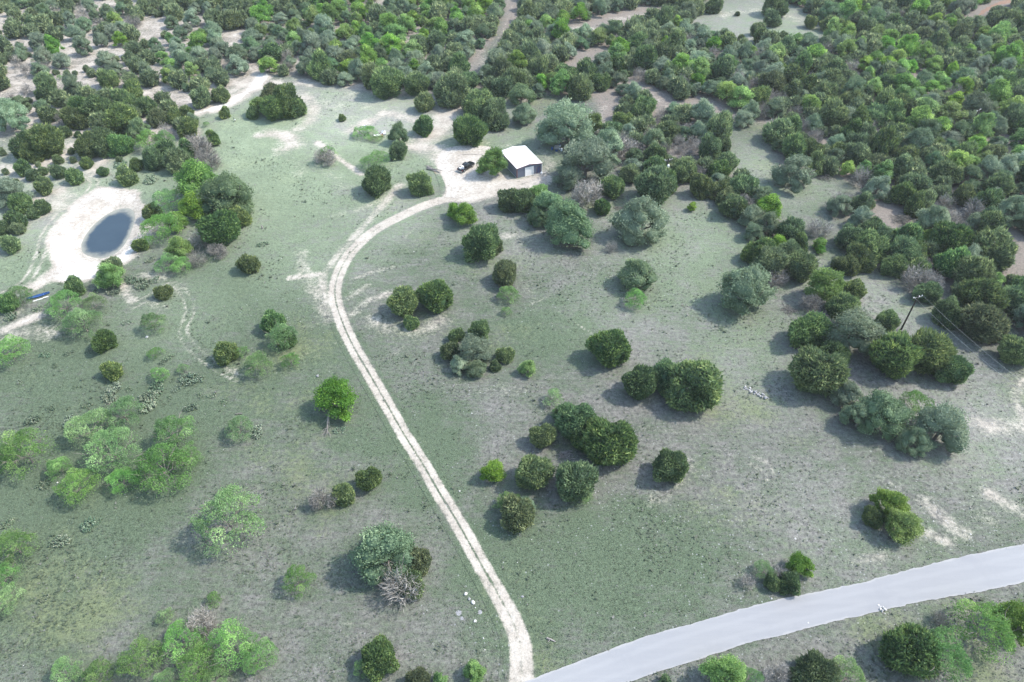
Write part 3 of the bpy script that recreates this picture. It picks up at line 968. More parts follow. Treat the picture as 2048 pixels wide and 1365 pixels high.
def dome_lobes(r, n, W, H, z0, rmin, rmax):
    out = []
    for k in range(n):
        a = 2.4 * k + r.random() * .8
        t = math.sqrt((k + .5) / n)
        rr = rmin + (rmax - rmin) * r.random()
        rho = (W * .5 - rr * .85) * t
        z = z0 + (H - z0 - rr * .9) * (1 - t ** 2.2) + r.normal() * .03
        out.append(((math.cos(a) * rho, math.sin(a) * rho, max(z, rr * .7)), rr))
    return out

def proto_oak(seed, detail=1.0):
    r = np.random.default_rng(seed)
    H = .74 + .12 * r.random()
    L = Leaves()
    lb = dome_lobes(r, 15, 1.0, H, .2, .11, .23) + [((math.cos(a_) * .33, math.sin(a_) * .33, .17), .13) for a_ in r.random(6) * 6.28]
    lobes_crown(r, L, lb, int(8200 * detail), .028 / math.sqrt(detail) ** .8, .42, .2)
    return H, L, limbs(r, H * .85, 6, .38, .03), .5

def proto_elm(seed, detail=1.0):
    r = np.random.default_rng(seed)
    H = .84 + .16 * r.random()
    L = Leaves()
    lb = dome_lobes(r, 15, 1.0, H, .2, .11, .23) + [((math.cos(a_) * .3, math.sin(a_) * .3, .2 + .1 * r.random()), .13) for a_ in r.random(7) * 6.28]
    lobes_crown(r, L, lb, int(7400 * detail), .032 / math.sqrt(detail) ** .8, .45, .1, core=.7, lobetint=.2)
    return H, L, limbs(r, H * .85, 5, .34, .026), .52

def proto_mesquite(seed, detail=1.0):
    r = np.random.default_rng(seed)
    H = .6 + .14 * r.random()
    L = Leaves()
    lb = []
    nl = 30
    for k in range(nl):
        a = 2.4 * k + r.random() * 1.3
        t = math.sqrt((k + .5) / nl) * (.78 + .34 * r.random())
        lb.append(((math.cos(a) * t * .44, math.sin(a) * t * .44, H * (.34 + .56 * max(0, 1 - t ** 2)) + r.normal() * .04), .065 + .065 * r.random()))
    lobes_crown(r, L, lb, int(8200 * detail), .0195 / math.sqrt(detail) ** .8, .45, .05, core=0, lobetint=.24)
    n = int(1100 * detail)
    d = rand_dirs(r, n)
    d[:, 2] = np.abs(d[:, 2])
    p = np.stack([d[:, 0] * .5, d[:, 1] * .5, H * (.25 + .7 * d[:, 2])], 1) * (.7 + .34 * r.random((n, 1)))
    L.sprays(p, unit(d + r.normal(size=(n, 3)) * .8), r, .026 * np.ones(n), .014 * np.ones(n), .4 + .25 * r.normal(size=n))
    tr = limbs(r, H * .97, 8, .43, .016, sub=4)
    return H, L, tr, .5

def proto_bare(seed, detail=1.0):
    r = np.random.default_rng(seed)
    H = .75 + .2 * r.random()
    L = Leaves()
    n = int(1500 * detail)
    d = rand_dirs(r, n)
    d[:, 2] = np.abs(d[:, 2])
    cl = rand_dirs(r, 14)
    cl[:, 2] = np.abs(cl[:, 2])
    ci = r.integers(0, 14, n)
    d = unit(cl[ci] + r.normal(size=(n, 3)) * .3)
    d[:, 2] = np.abs(d[:, 2])
    s = .45 + .55 * r.random((n, 1))
    p = np.stack([d[:, 0] * .46, d[:, 1] * .46, H * (.12 + .8 * d[:, 2])], 1) * s
    p[:, 2] = np.maximum(p[:, 2], .04)
    L.sprays(p, unit(d + np.array([0, 0, .2]) + r.normal(size=(n, 3)) * .55), r, .11 + .1 * r.random(n), .009 + .006 * r.random(n), .4 + .25 * r.normal(size=n))
    return H, L, limbs(r, H * .95, 8, .4, .02, sub=4), .48

KIND = {
    'J': dict(name='juniper_tree', f=proto_juniper, mat=M_JUN, nv=7, word='dark green juniper', cat='tree'),
    'O': dict(name='live_oak_tree', f=proto_oak, mat=M_OAK, nv=5, word='grey green live oak', cat='tree'),
    'D': dict(name='oak_tree', f=lambda s, d=1.0: proto_oak(s + 7, d), mat=M_DOAK, nv=5, word='dark green oak', cat='tree'),
    'E': dict(name='elm_tree', f=proto_elm, mat=M_ELM, nv=5, word='bright green leafy elm', cat='tree'),
    'M': dict(name='mesquite_tree', f=proto_mesquite, mat=M_MES, nv=6, word='feathery light green mesquite', cat='tree'),
    'B': dict(name='bare_tree', f=proto_bare, mat=M_DEAD, nv=4, word='leafless grey tree', cat='tree'),
}
PROTO = {}
BIG, SMALL, LOW = {}, {}, {}
for ki, (k, K) in enumerate(KIND.items()):
    for v in range(K['nv']):
        H, L, tr, zc = K['f'](100 * ki + v + 1)
        V, F, T = L.arrays()
        crown = mesh_np(K['name'] + '_crown', V, F, K['mat'], {'tint': T})
        trunk = tr.mesh(K['name'] + '_trunk', M_BARK if k != 'B' else M_DEAD)
        BIG.setdefault(k, []).append((crown, trunk, H, zc))
        H, L, tr, zc = K['f'](100 * ki + v + 51, .55)
        V, F, T = L.arrays()
        tv = np.array([tuple(p) for p in tr.v])
        tf = [f for f in tr.f if len(f) in (3, 4)]
        tf4 = np.array([f if len(f) == 4 else (f[0], f[1], f[2], f[2]) for f in tf if len(f) == 4])
        me = mesh_np(K['name'] + '_small', np.concatenate([V, tv]), np.concatenate([F, tf4 + len(V)]), [K['mat'], M_BARK if k != 'B' else M_DEAD],
                     {'tint': np.concatenate([T, np.full(len(tv), .4)])}, np.concatenate([np.zeros(len(F)), np.ones(len(tf4))]))
        SMALL.setdefault(k, []).append((me, H, zc))
    if k == 'J':
        for v in range(4):
            H, L, tr, zc = K['f'](100 * ki + v + 81, .16)
            V, F, T = L.arrays()
            LOW.setdefault(k, []).append((V, F, T, H, zc))

TREES = []          # (px, py, width in photograph pixels, kind, object)
TREE_XY = []

def solve(px, py, w, hz):
    """base point and crown width in metres for a crown centred on a photograph point; hz = crown centre height / width"""
    z = 0.0
    for _ in range(5):
        s = scale_at(px, py, z)
        wm = w * s
        x, y, _z = at(px, py, z)
        z = gz(x, y) + wm * hz
    return x, y, gz(x, y), wm

def plant(kind, px, py, w, label=None, group=None, squash=1.0, variant=None, parts=None):
    K = KIND[kind]
    if parts is None:
        parts = w >= 44
    i = int(rng.integers(0, K['nv'])) if variant is None else variant % K['nv']
    H, zc = (BIG[kind][i][2:] if parts else SMALL[kind][i][1:])
    x, y, z, wm = solve(px, py, w, H * zc * squash)
    rz = rng.random() * 6.283
    if parts:
        o = empty(K['name'], (x, y, z - .05), rz)
        o.scale = (wm, wm * (.92 + .16 * rng.random()), wm * squash)
        link('crown', BIG[kind][i][0], o)
        link('trunk', BIG[kind][i][1], o)
    else:
        o = link(K['name'], SMALL[kind][i][0], None, (x, y, z - .05), rz, (wm, wm * (.9 + .2 * rng.random()), wm * squash))
    tag(o, label, K['cat'], group)
    TREES.append([px, py, w, kind, o])
    TREE_XY.append((x, y, wm))
    return o

HAND = '''
# central pasture
J 962 484 74 broad dark juniper with a side lobe just inside the curve of the drive
J 990 494 32 low dark juniper lobe touching the broad juniper inside the drive's curve
J 1012 547 58 tall oval dark juniper with a pale young mesquite in front
M 1016 588 46 pale young mesquite in front of the tall oval juniper
M 1013 622 24 small pale mesquite sprout below the young mesquite
J 806 604 60 round dark juniper, drive side of the pair above a tiny juniper
J 873 592 68 larger round dark juniper of the pair above a tiny juniper
J 822 645 31 tiny round juniper at the foot of the juniper pair
D 1275 546 82 dark green open crowned oak alone in the upper middle pasture
M 1271 597 52 pale feathery mesquite at the foot of the open crowned oak
B 1223 490 30 small leafless silvery tree below the big spreading oak
J 957 662 44 brownish juniper at the back of the silvery oak cluster
J 912 671 32 small juniper behind the silvery oak on the drive side
J 902 703 42 dark juniper on the drive side of the silvery oak
O 948 700 78 silvery grey oak in the middle of a juniper cluster
O 920 727 44 low grey oak lobe in front of the silvery oak
D 953 735 46 low green oak in front of the silvery oak
J 1010 710 36 small round juniper beside the silvery oak cluster
J 991 732 23 tiny bluish juniper between the silvery oak and a small round juniper
E 1056 734 38 small green bushy tree standing alone beside the silvery oak cluster
J 1223 696 79 large round juniper alone in the middle of the pasture
J 1280 765 67 round juniper beside the large double juniper
J 1335 757 72 narrower half of the large double juniper
J 1386 770 112 wide half of the large double juniper
M 1107 794 40 pale airy mesquite above the long dark juniper row
M 1116 826 32 green mesquite sprout against the long dark juniper row
J 1130 826 42 small juniper heading the long dark juniper row
J 1153 843 78 dark juniper in the middle of the long juniper row
J 1170 880 54 juniper wedged before the largest juniper of the row
J 1220 886 100 largest juniper, ending the long juniper row
J 1086 872 49 small round juniper beside the stony patch and juniper row
J 1343 932 73 round juniper alone with pale soil on its road side
J 1068 947 70 round juniper between the stony patch and a bright bush
J 1152 964 82 wide juniper with a bright mesquite growing in its front
M 1158 986 54 bright mesquite growing in the front of a wide juniper
E 985 940 54 bright green bush between the drive and a round juniper
J 1030 1026 78 juniper half covered by pale green vines near the drive
M 1018 1005 56 pale green mesquite draped over a juniper near the drive
O 1050 1012 44 greyish oak shoot crowning the vine covered juniper
# drive, lower
E:0.78 671 793 96 bright green round elm beside the drive with a dead limb below
J 738 958 47 small round juniper just left of the drive's straight run
J 686 989 50 dark juniper with a dead brown tree at its flank
B 644 994 56 dead brown tree leaning against a dark juniper
D 765 1098 132 big green oak left of the drive above dead limbs
J 832 1120 62 dark juniper filling the drive side of the big green oak
J 822 1165 60 low juniper under the dead limbs by the big green oak
B 798 1166 96 dead brown tree at the foot of the big green oak
M 594 1160 66 pale yellowish round mesquite alone in the lower pasture
J 755 1316 72 juniper with grey green growth at the bottom left of the drive
M 722 1336 36 grey green mesquite beside the juniper near the bottom edge
E 948 1342 50 bright green young elm beside the drive at the bottom edge
J 836 1360 50 low juniper cut by the bottom edge near the drive
E 880 1360 38 green bush cut by the bottom edge near the drive
# lower right
E 1782 1004 74 green elm, upper crown of the clump by the eroded bank
E 1806 1046 76 green elm, lower crown of the clump by the eroded bank
J 1748 1036 44 small dark juniper in the shade of the elm clump
M 1528 1142 46 pale mesquite in the small roadside thicket
E 1602 1128 54 green young elm, tallest in the small roadside thicket
J 1578 1165 44 low juniper in the small roadside thicket
J 1545 1166 34 tiny juniper under the pale mesquite of the roadside thicket
B 1496 1162 36 leafless grey shrub starting the small roadside thicket
B 1562 1150 42 leafless grey tree inside the small roadside thicket
J 1822 1296 112 dark juniper half of the large tree below the road
M 1880 1312 128 light green mesquite half of the large tree below the road
M 1968 1256 124 large mesquite below the road near the picture corner
E 2030 1238 84 green tree below the road cut by the picture edge
E 1452 1346 92 yellow green elm below the road on the bottom edge
M 1500 1358 56 pale mesquite beside the yellow green elm below the road
J 1638 1348 84 juniper in the roadside clump on the bottom edge
M 1694 1354 84 pale mesquite in the roadside clump on the bottom edge
J 1592 1350 34 small juniper in the roadside clump on the bottom edge
B 1556 1345 56 leafless brown tree in the roadside clump on the bottom edge
B 1880 1234 36 leafless grey shrub on the verge below the road
J 1330 1366 30 tiny juniper on the bottom edge below the road
# oak clump lower right
O 1695 786 66 pale oak at the upper end of the long oak clump
D 1768 828 108 dark leafy oak in the middle of the long oak clump
D 1722 832 74 low oak on the pasture side of the long oak clump
M 1835 815 84 airy grey mesquite in the back of the long oak clump
O 1888 850 112 wide grey oak ending the long oak clump
O 1830 880 70 low oak front of the long oak clump
J 1638 745 98 round juniper casting a long shadow above the long oak clump
J 1790 710 92 dark juniper, first of three in a row near the utility pole
J 1857 706 84 olive juniper, middle of three in a row near the utility pole
J 1904 738 66 smaller juniper, last of three in a row near the utility pole
O 1710 664 116 large silver grey oak below the belt of trees
J 1622 662 82 grey green juniper beside the large silver grey oak
B 1636 640 56 leafless mauve tree over the juniper beside the silver oak
J 1676 706 62 low juniper under the large silver grey oak
J 1775 642 46 small juniper at the foot of the utility pole
E 1652 568 78 bright green elm in the belt above the silver oak
J 1706 580 46 brownish juniper next to the bright elm of the belt
J 1688 614 62 juniper below the bright elm of the belt
B 1622 604 50 leafless brown tree below the bright elm of the belt
D 1492 577 116 spreading dark oak with brown earth below, on the pasture edge
B 1556 556 56 leafless grey tree beside the spreading dark oak
J 1519 500 62 juniper at the pasture corner of the tree belt
E 1556 490 48 bright elm at the top of the tree belt corner
J 1542 524 70 juniper below the bright elm at the belt corner
J 1601 532 66 round juniper with a bright shoot behind the belt corner
J 1580 506 50 dark juniper between the bright elms at the belt corner
O 1508 462 46 grey green oak on the pasture edge above the belt corner
J 1680 527 36 small juniper, first of two in the grass gap
J 1697 534 46 small juniper, second of two in the grass gap
# trees round the clearing behind the pole
J 1696 474 58
J 1741 491 72
J 1720 515 60
J 1807 505 60
J 1789 532 54
B 1836 550 62 pale leafless tree behind the utility pole
B 1866 560 56 silvery leafless tree with branches fanning near the pole
M 1860 480 42
J 1901 478 70
J 1908 524 72
J 1990 500 90
J 1950 545 76
J 1973 590 92
J 1901 626 60
J 1978 646 92
J 1856 586 52
J 2036 702 62
J 2030 600 70
O 1955 545 40
E 1992 560 40
# shed surroundings
E 985 322 62 broad leafy green elm shading the side of the shed
J 940 263 62 round juniper in the open ground behind the shed's elm
J 990 230 62 front juniper of the dark trio behind the shed
J 965 214 70 rear juniper of the dark trio behind the shed
J 946 208 50 outer juniper of the dark trio behind the shed
O 1047 226 52 grey oak between the dark trio and the huge oak
O 1135 244 116 huge rounded grey oak behind the shed
E 1186 245 46 bright elm on the flank of the huge rounded oak
O 1172 322 116 huge grey oak beside the shed across the red dirt
O 1138 352 62 low lobe of oak nearest the shed's doorway
O 1215 292 82 grey oak behind the huge oak beside the shed
B 1245 288 60 leafless mauve tree behind the oaks beside the shed
J 1225 374 50 dark juniper below the huge oak beside the shed
J 1018 402 48 small juniper where the drive meets the shed yard
J 1054 402 56 juniper in front of the shed beside the drive
E 1078 388 52 bright green tree in front of the shed door
D 1098 412 74 oak in the dense clump in front of the shed
D 1142 446 108 broad green oak lowest in the clump in front of the shed
D 1080 432 52 low oak in the clump facing the drive
B 1176 384 76 pale leafless tree rising above the clump near the shed
J 1204 412 38 small juniper at the road side end of the shed clump
J 1312 372 78 round olive juniper at the corner of the wide pasture
O 1284 438 110 big spreading oak alone above the open crowned oak
J 847 251 42 dense dark juniper beside the spur above the truck
J 848 204 42 juniper on a visible trunk at the upper pasture edge
J 903 181 70 large juniper sheltering two white containers
D:1.3 797 266 42 slender tree on a tall bare trunk above the truck
J 798 300 38 sparse grey juniper under the slender tall tree
M:0.7 748 320 66 low spreading yellow green mesquite in the upper pasture
J 755 362 64 greyish open juniper in the upper pasture near the eroded gully
J 839 369 49 dense round juniper just above the drive near the log
E 928 426 52 bushy green tree inside the top of the drive's curve
E 908 420 36 smaller green bush joined to the tree inside the drive's curve
B 648 312 50 brown sparse leaning tree alone in the upper pasture
M 654 306 36 thin mesquite leaves on the lone sparse tree of the upper pasture
J 774 166 62 round juniper on the pasture edge above the junk piles
J 834 170 46 round juniper next along the edge above the slender tree
O 880 160 42 pale oak behind the juniper with white containers
J 770 192 16 tiny juniper bush in the upper pasture above the junk
J 684 236 16 tiny round juniper bush alone in the upper pasture
M:0.45 728 264 54 low green weedy bush around the junk piles
M:0.45 752 277 30 small weedy bush between the two junk piles
J 575 204 66 tallest juniper of the island thicket in the upper pasture
J 545 192 52 rear juniper of the island thicket in the upper pasture
J 552 216 52 front juniper of the island thicket in the upper pasture
E 518 210 40 bright elm on the pond side of the island thicket
J 592 216 40 small juniper on the shed side of the island thicket
J 505 226 26 tiny dark juniper at the tip of the island thicket
J 403 195 42 juniper beside the white path into the upper pasture
J 440 190 36 juniper on the bend of the white path
J 448 226 24 low grey green bush at the start of the upper pasture
J 425 277 30 low bush on the edge of the bright grass
# pond woods
M 295 282 56 bright mesquite, pond side of the pair above the dead trees
M 328 280 48 bright mesquite, pasture side of the pair above the dead trees
B 392 288 62 leafless silvery tree at the head of the pond thicket
B 416 314 58 leafless silvery tree hanging over the bright grass
J 356 320 56 dark juniper behind the yellow green elm of the thicket
J 308 318 46 juniper on the pond side of the silvery leafless trees
J 372 300 40 juniper among the silvery leafless trees
J 330 300 42 juniper beneath the bright mesquite pair
E 390 358 92 yellow green elm, brightest in the thicket by the pond
D 452 388 108 dark green oak, largest in the thicket by the pond
M 335 402 66 light green mesquite facing the pond in the thicket
E 388 408 62 yellow green elm low in the pond thicket
D 432 400 76 dull oak under the largest oak of the pond thicket
M 325 455 82 light green mesquite over the pond's corner
E 352 440 44 green elm behind the mesquite at the pond's corner
J 440 458 72 brown green juniper on the pasture side of the thicket
B 398 468 54 leafless grey tree in the lower pond thicket
J 478 436 42 juniper on the outer edge of the pond thicket
B 432 500 44 leafless brown shrub at the foot of the pond thicket
E 355 494 52 bright elm at the low end of the pond thicket
M 335 525 50 mesquite among cactus below the pond thicket
M 364 532 44 bright mesquite ending the pond thicket
B 392 514 42 leafless grey shrub by the end of the pond thicket
J 280 490 30 round juniper on the rim of the pond
J 302 424 36 dark juniper between the pond's bank and the thicket
J 253 352 40 round juniper above the white pond bank
J 206 344 22
J 272 330 28
J 172 326 26
J 116 342 32 dark juniper on the pale bank beside the wheel tracks
J 149 353 34 dark juniper right on the bend of the wheel tracks
J 45 336 32
J 66 350 26
J 86 342 20
J 115 320 20
J 86 372 36 low wide juniper on the pale bank beyond the pond
O 18 384 74 large grey green oak on the picture edge beyond the pond
J 40 405 46
J 82 414 34
J 64 428 24
J 30 440 40
J 20 488 40 round juniper by the reddish soil on the picture edge
J 34 457 28
J 4 458 30
J 165 222 60
J 200 214 62
J 240 236 72
J 214 252 54
J 150 236 52
J 50 290 62
J 90 284 66
J 62 306 44
O 18 230 76
J 175 290 56
J 206 285 62
J 236 290 50
J 128 264 26 lone small juniper in the sandy hollow above the pond
J 155 269 14 tiny bush in the sandy hollow above the pond
J 293 213 40
J 316 236 38
J 346 233 32
J 372 225 30
J 372 255 44
# left pasture
J 497 527 42 dark juniper alone in the pasture beside the pond thicket
J 326 585 32 small round juniper on the curl of the wheel tracks
J 543 644 52 brownish juniper at the back of the pair beside the drive
M 564 674 66 green tangled tree in front of the brownish juniper
J 572 680 40 low juniper under the green tangled tree
J 453 707 50 olive juniper at the end of the wheel tracks
M 481 704 32 small pale mesquite touching the olive juniper
M 517 728 62 pale thin mesquite in the left pasture below the olive juniper
M 580 720 42 thin pale mesquite below the green tangled tree
J 224 741 42 rust tinged juniper alone among the cactus patches
J 208 682 50 dark juniper at the foot of the wide mesquite thicket
M 128 610 72 yellow green mesquite, pond side of the wide thicket
M 165 644 82 dense mesquite in the middle of the wide thicket
M 185 610 56 pale mesquite at the back of the wide thicket
B 158 622 40 leafless tree inside the wide mesquite thicket
M 305 646 52 pale green mesquite alone beside the wheel tracks
M 310 706 30 small bright mesquite above the cactus patches
M 318 748 42 bright yellow green mesquite among the cactus patches
M 366 737 28 faint pale mesquite behind the biggest cactus patch
M 18 702 74 bright mesquite on the picture edge beside pale soil
E 218 550 58 bright yellow green bush beside the pond bank
J 226 534 40 juniper behind the bright bush at the pond bank
J 147 573 40 brownish juniper on the grass beside the blue canoe
M 38 592 56 bright mesquite beside the end of the blue canoe
J 10 606 46 brown juniper on the picture edge below the canoe
M 478 857 60 round bright mesquite alone beside small cactus
M 246 826 76 dusky green mesquite behind the left grove
M 178 857 88 bright dense mesquite in the back row of the left grove
M 347 866 90 pale mesquite at the pasture end of the left grove's back row
M 48 902 112 wide mesquite on the picture edge side of the left grove
M 10 915 64 mesquite cut by the picture edge in the left grove
M 118 935 56 small mesquite in the middle of the left grove
M 224 902 110 wide yellow green mesquite in the middle of the left grove
M 325 936 114 large pale mesquite lowest toward the pasture in the left grove
M 368 918 66 bright mesquite on the pasture corner of the left grove
M 246 962 66 bright small mesquite in the front of the left grove
M 152 974 82 pale leaning mesquite in front of the left grove
M 455 1036 142 large mesquite with bare grey limbs alone in the lower pasture
M 28 1092 82 yellow green mesquite, top of the group on the picture edge
M 12 1150 62 yellow green mesquite, middle of the group on the picture edge
M 10 1200 66 yellow green mesquite, bottom of the group on the picture edge
B 394 1246 76 leafless grey tree rising above the bottom grove
M 426 1200 34 small mesquite tuft beside the leafless tree of the bottom grove
M 330 1232 38 faint mesquite tuft above the bottom grove
M 364 1282 92 mesquite at the head of the bottom grove
M 458 1288 104 large mesquite on the pasture side of the bottom grove
M 282 1314 88 yellow green mesquite on the outer side of the bottom grove
M 516 1312 72 pale mesquite ending the bottom grove toward the pasture
M 392 1330 84 mesquite in the middle of the bottom grove
M 428 1360 64 mesquite of the bottom grove cut by the bottom edge
M 130 1344 64 yellow green mesquite alone near the bottom picture corner
M 196 1352 70 pale mesquite beside the yellow green one at the bottom corner
M 330 1366 60 low mesquite under the bottom grove on the bottom edge
# named trees in the right woods and meadow
O 1592 344 86 lone bright rounded oak inside the curve of the grass strip
O 1487 237 44 pale oak at the upper end of the curved grass strip
J 1545 36 36 round juniper alone in the far meadow
J 1515 58 29
J 1524 72 36
J 1565 76 27
J 1483 77 18
J 1390 14 42
J 1428 10 36
J 1552 8 52
J 1475 28 10
J 1622 45 26
J 1365 12 30
B 1490 405 48
D 1522 392 50
E 1545 410 40
O 1680 410 54
B 1690 398 46
B 1948 415 50
O 1870 440 74
B 1905 440 56
E 1965 480 40
E 1300 352 20
E 1385 412 22
J 1262 348 42
J 1370 345 54
J 1405 372 50
E 1862 474 40
B 1640 452 46
E 1640 486 28
E 1642 498 22
E 1110 400 30
E 1992 70 26
E 1968 66 30
E 2020 72 30
E 1900 44 30
J 1925 92 34
J 1985 48 34
J 2020 50 40 round juniper at the foot of the bare red hill
J 2046 58 34
E 1938 100 28
J 1904 68 30
J 1912 40 30
J 1962 82 30
E 1870 42 32
E 1888 80 30
J 1900 102 36
'''
for ln in HAND.strip().splitlines():
    ln = ln.strip()
    if not ln or ln.startswith('#'):
        continue
    bits = ln.split(' ', 4)
    kind, px, py, w = bits[0], float(bits[1]), float(bits[2]), float(bits[3])
    label = bits[4] if len(bits) > 4 else None
    sq = 1.0
    if ':' in kind:
        kind, s = kind.split(':')
        sq = float(s)
    var = None
    if kind == 'J' and label and ('round' in label or 'largest' in label):
        var = (3, 6)[int(px) % 2]
    plant(kind, px, py, w, label, None, sq, var)

# ------------------------------------------------------------------ the woods: fill the photograph's wooded outlines
HOT = {
    'D': [],
    'E': [(780, 70, 60), (850, 45, 50), (910, 30, 40), (750, 110, 40), (640, 50, 40), (700, 30, 60), (1190, 25, 35), (1140, 60, 35), (1850, 170, 60), (1780, 130, 40), (1640, 90, 30), (1700, 60, 40), (1900, 270, 40), (1990, 250, 50), (2010, 120, 40), (1380, 130, 40), (1530, 130, 30), (1870, 240, 40), (1430, 180, 30), (1110, 170, 40), (540, 50, 40), (30, 380, 30), (120, 120, 30), (200, 60, 30), (330, 100, 40), (1900, 30, 40), (1950, 320, 30), (1240, 90, 30)],
    'B': [(1480, 150, 40), (1600, 145, 25), (1620, 262, 25), (1762, 275, 25), (1245, 290, 30), (1520, 200, 30), (1930, 350, 35), (1690, 400, 30), (190, 45, 35), (35, 140, 30), (1390, 290, 30), (1900, 430, 35), (1340, 230, 25), (1920, 190, 30), (720, 20, 30), (560, 80, 30), (1780, 120, 20)],
    'O': [(1420, 240, 40), (1130, 80, 40), (1200, 40, 40), (500, 80, 50), (400, 80, 50), (180, 80, 50), (60, 110, 40), (15, 230, 50), (1500, 400, 40), (1960, 430, 40), (2010, 330, 40), (1420, 90, 40), (960, 120, 30), (860, 165, 30), (420, 250, 40), (1540, 130, 30), (1250, 160, 30), (640, 100, 50), (1920, 520, 40)],
}
BASE_P = {'E': .075, 'B': .03, 'O': .1, 'D': .09}

def pick_kind(px, py):
    wgt = {}
    for k, hs in HOT.items():
        v = BASE_P[k]
        for hx, hy, s in hs:
            v += .75 * math.exp(-((px - hx) ** 2 + ((py - hy) * 1.3) ** 2) / (2 * (s * .8) ** 2))
        wgt[k] = min(v, .85)
    tot = sum(wgt.values())
    u = rng.random() * max(1.0, tot + .12)
    for k, v in wgt.items():
        if u < v:
            return k
        u -= v
    return 'J'

n_try = 60000
cx = rng.uniform(-262, 262, n_try)
cy = rng.uniform(90, 360, n_try)
ok = inside(cx, cy, W_LEFT) | inside(cx, cy, W_RIGHT)
ok &= ~inside(cx, cy, MEADOW) & ~inside(cx, cy, REDHILL) & ~inside(cx, cy, YARD)
for pts, r_ in GAPS_W:
    ok &= seg_dist(cx, cy, pts) > r_ + 1.6
inL = inside(cx, cy, W_LEFT)
open_noise = fbm(cx, cy, 26, 2)
cand = [(x, y, l, nz) for x, y, l, g, nz in zip(cx, cy, inL, ok, open_noise) if g]
cell = {}
def nearby(x, y):
    i, j = int(x // 8), int(y // 8)
    for a in (-1, 0, 1):
        for b in (-1, 0, 1):
            yield from cell.get((i + a, j + b), ())
for x, y, wm in TREE_XY:
    cell.setdefault((int(x // 8), int(y // 8)), []).append((x, y, wm))
fill = []
KCOUNT = {}
for x, y, left, nz in cand:
    px, py = to_px(x, y, 2.5)
    if px < -70 or px > 2150 or py < -32:
        continue
    k = pick_kind(px, py)
    if k in 'EO' and KCOUNT.get(k, 0) > (215 if k == 'E' else 240):
        k = 'D'
    wm = rng.uniform(5.2, 8.8) if k == 'J' else rng.uniform(5.4, 9.2) if k in 'OED' else rng.uniform(4, 6.5)
    if rng.random() < .12:
        wm *= .6
    gap = .74 if left else .66
    if left and px < 420:
        gap = .90 if nz > .47 else 1.15
        wm *= .9
    if any(math.hypot(x - a, y - b) < (wm + c) * .5 * gap for a, b, c in nearby(x, y)):
        continue
    cell.setdefault((int(x // 8), int(y // 8)), []).append((x, y, wm))
    fill.append((x, y, wm, k))
    KCOUNT[k] = KCOUNT.get(k, 0) + 1

# small scrub between them on the pale open ground
for _ in range(500):
    px, py = rng.uniform(0, 430), rng.uniform(110, 400)
    x, y, _z = at(px, py)
    if inside(np.array([x]), np.array([y]), BANK)[0] or any(math.hypot(x - a, y - b) < (c * .5 + 1.3) for a, b, c in nearby(x, y)):
        continue
    if seg_dist(np.array([x]), np.array([y]), GAPS_W[0][0])[0] < 2.2 or rng.random() < .5 or py > 330 and px > 90:
        continue
    if px > 280 and py > 260:
        continue
    wm = rng.uniform(1.2, 2.6)
    cell.setdefault((int(x // 8), int(y // 8)), []).append((x, y, wm))
    fill.append((x, y, wm, 'J' if rng.random() < .7 else 'M'))

def plant_at(k, x, y, wm):
    K = KIND[k]
    z = gz(x, y)
    i = int(rng.integers(0, K['nv']))
    px, py = to_px(x, y, z + wm * .4)
    w = wm / scale_at(px, py, z + wm * .4)
    if w >= 62:
        o = empty(K['name'], (x, y, z - .05), rng.random() * 6.283)
        o.scale = (wm * rng.uniform(.88, 1.12), wm * rng.uniform(.86, 1.12), wm * rng.uniform(.85, 1.2))
        link('crown', BIG[k][i][0], o)
        link('trunk', BIG[k][i][1], o)
    else:
        o = link(K['name'], SMALL[k][i][0], None, (x, y, z - .05), rng.random() * 6.283, (wm * rng.uniform(.88, 1.14), wm * rng.uniform(.84, 1.14), wm * rng.uniform(.82, 1.25)))
    tag(o, None, K['cat'])
    TREES.append([px, py, w, k, o])

n_hand_j = sum(1 for t in TREES if t[3] == 'J')
jl = []
for x, y, wm, k in fill:
    if k != 'J':
        plant_at(k, x, y, wm)
    else:
        px, py = to_px(x, y, wm * .4)
        vis = 1 if (-20 < px < 2068 and py > -20) else 0
        jl.append((-vis * wm / scale_at(px, py, wm * .4), x, y, wm))
jl.sort()
n_single = max(0, 298 - n_hand_j)
for _, x, y, wm in jl[:n_single]:
    plant_at('J', x, y, wm)
SV, SF, ST, sn = [], [], [], 0
for _, x, y, wm in jl[n_single:]:
    V, F, T, H, zc = LOW['J'][int(rng.integers(0, 4))]
    a = rng.random() * 6.283
    R = np.array([[math.cos(a), -math.sin(a), 0], [math.sin(a), math.cos(a), 0], [0, 0, rng.uniform(.9, 1.12)]])
    SV.append((V @ R.T) * wm + np.array([x, y, gz(x, y) - .05]))
    SF.append(F + sn)
    ST.append(T + rng.normal() * .12)
    sn += len(V)
if SV:
    wood = link('juniper_woods', mesh_np('juniper_woods', np.concatenate(SV), np.concatenate(SF), M_JUN, {'tint': np.concatenate(ST)}))
    tag(wood, 'mass of further dark junipers filling the distant woods', 'woodland', kind='stuff')
print('TREES', len(TREES), 'junipers', sum(1 for t in TREES if t[3] == 'J'), 'mass', len(jl) - n_single, {k: sum(1 for t in TREES if t[3] == k) for k in KIND})

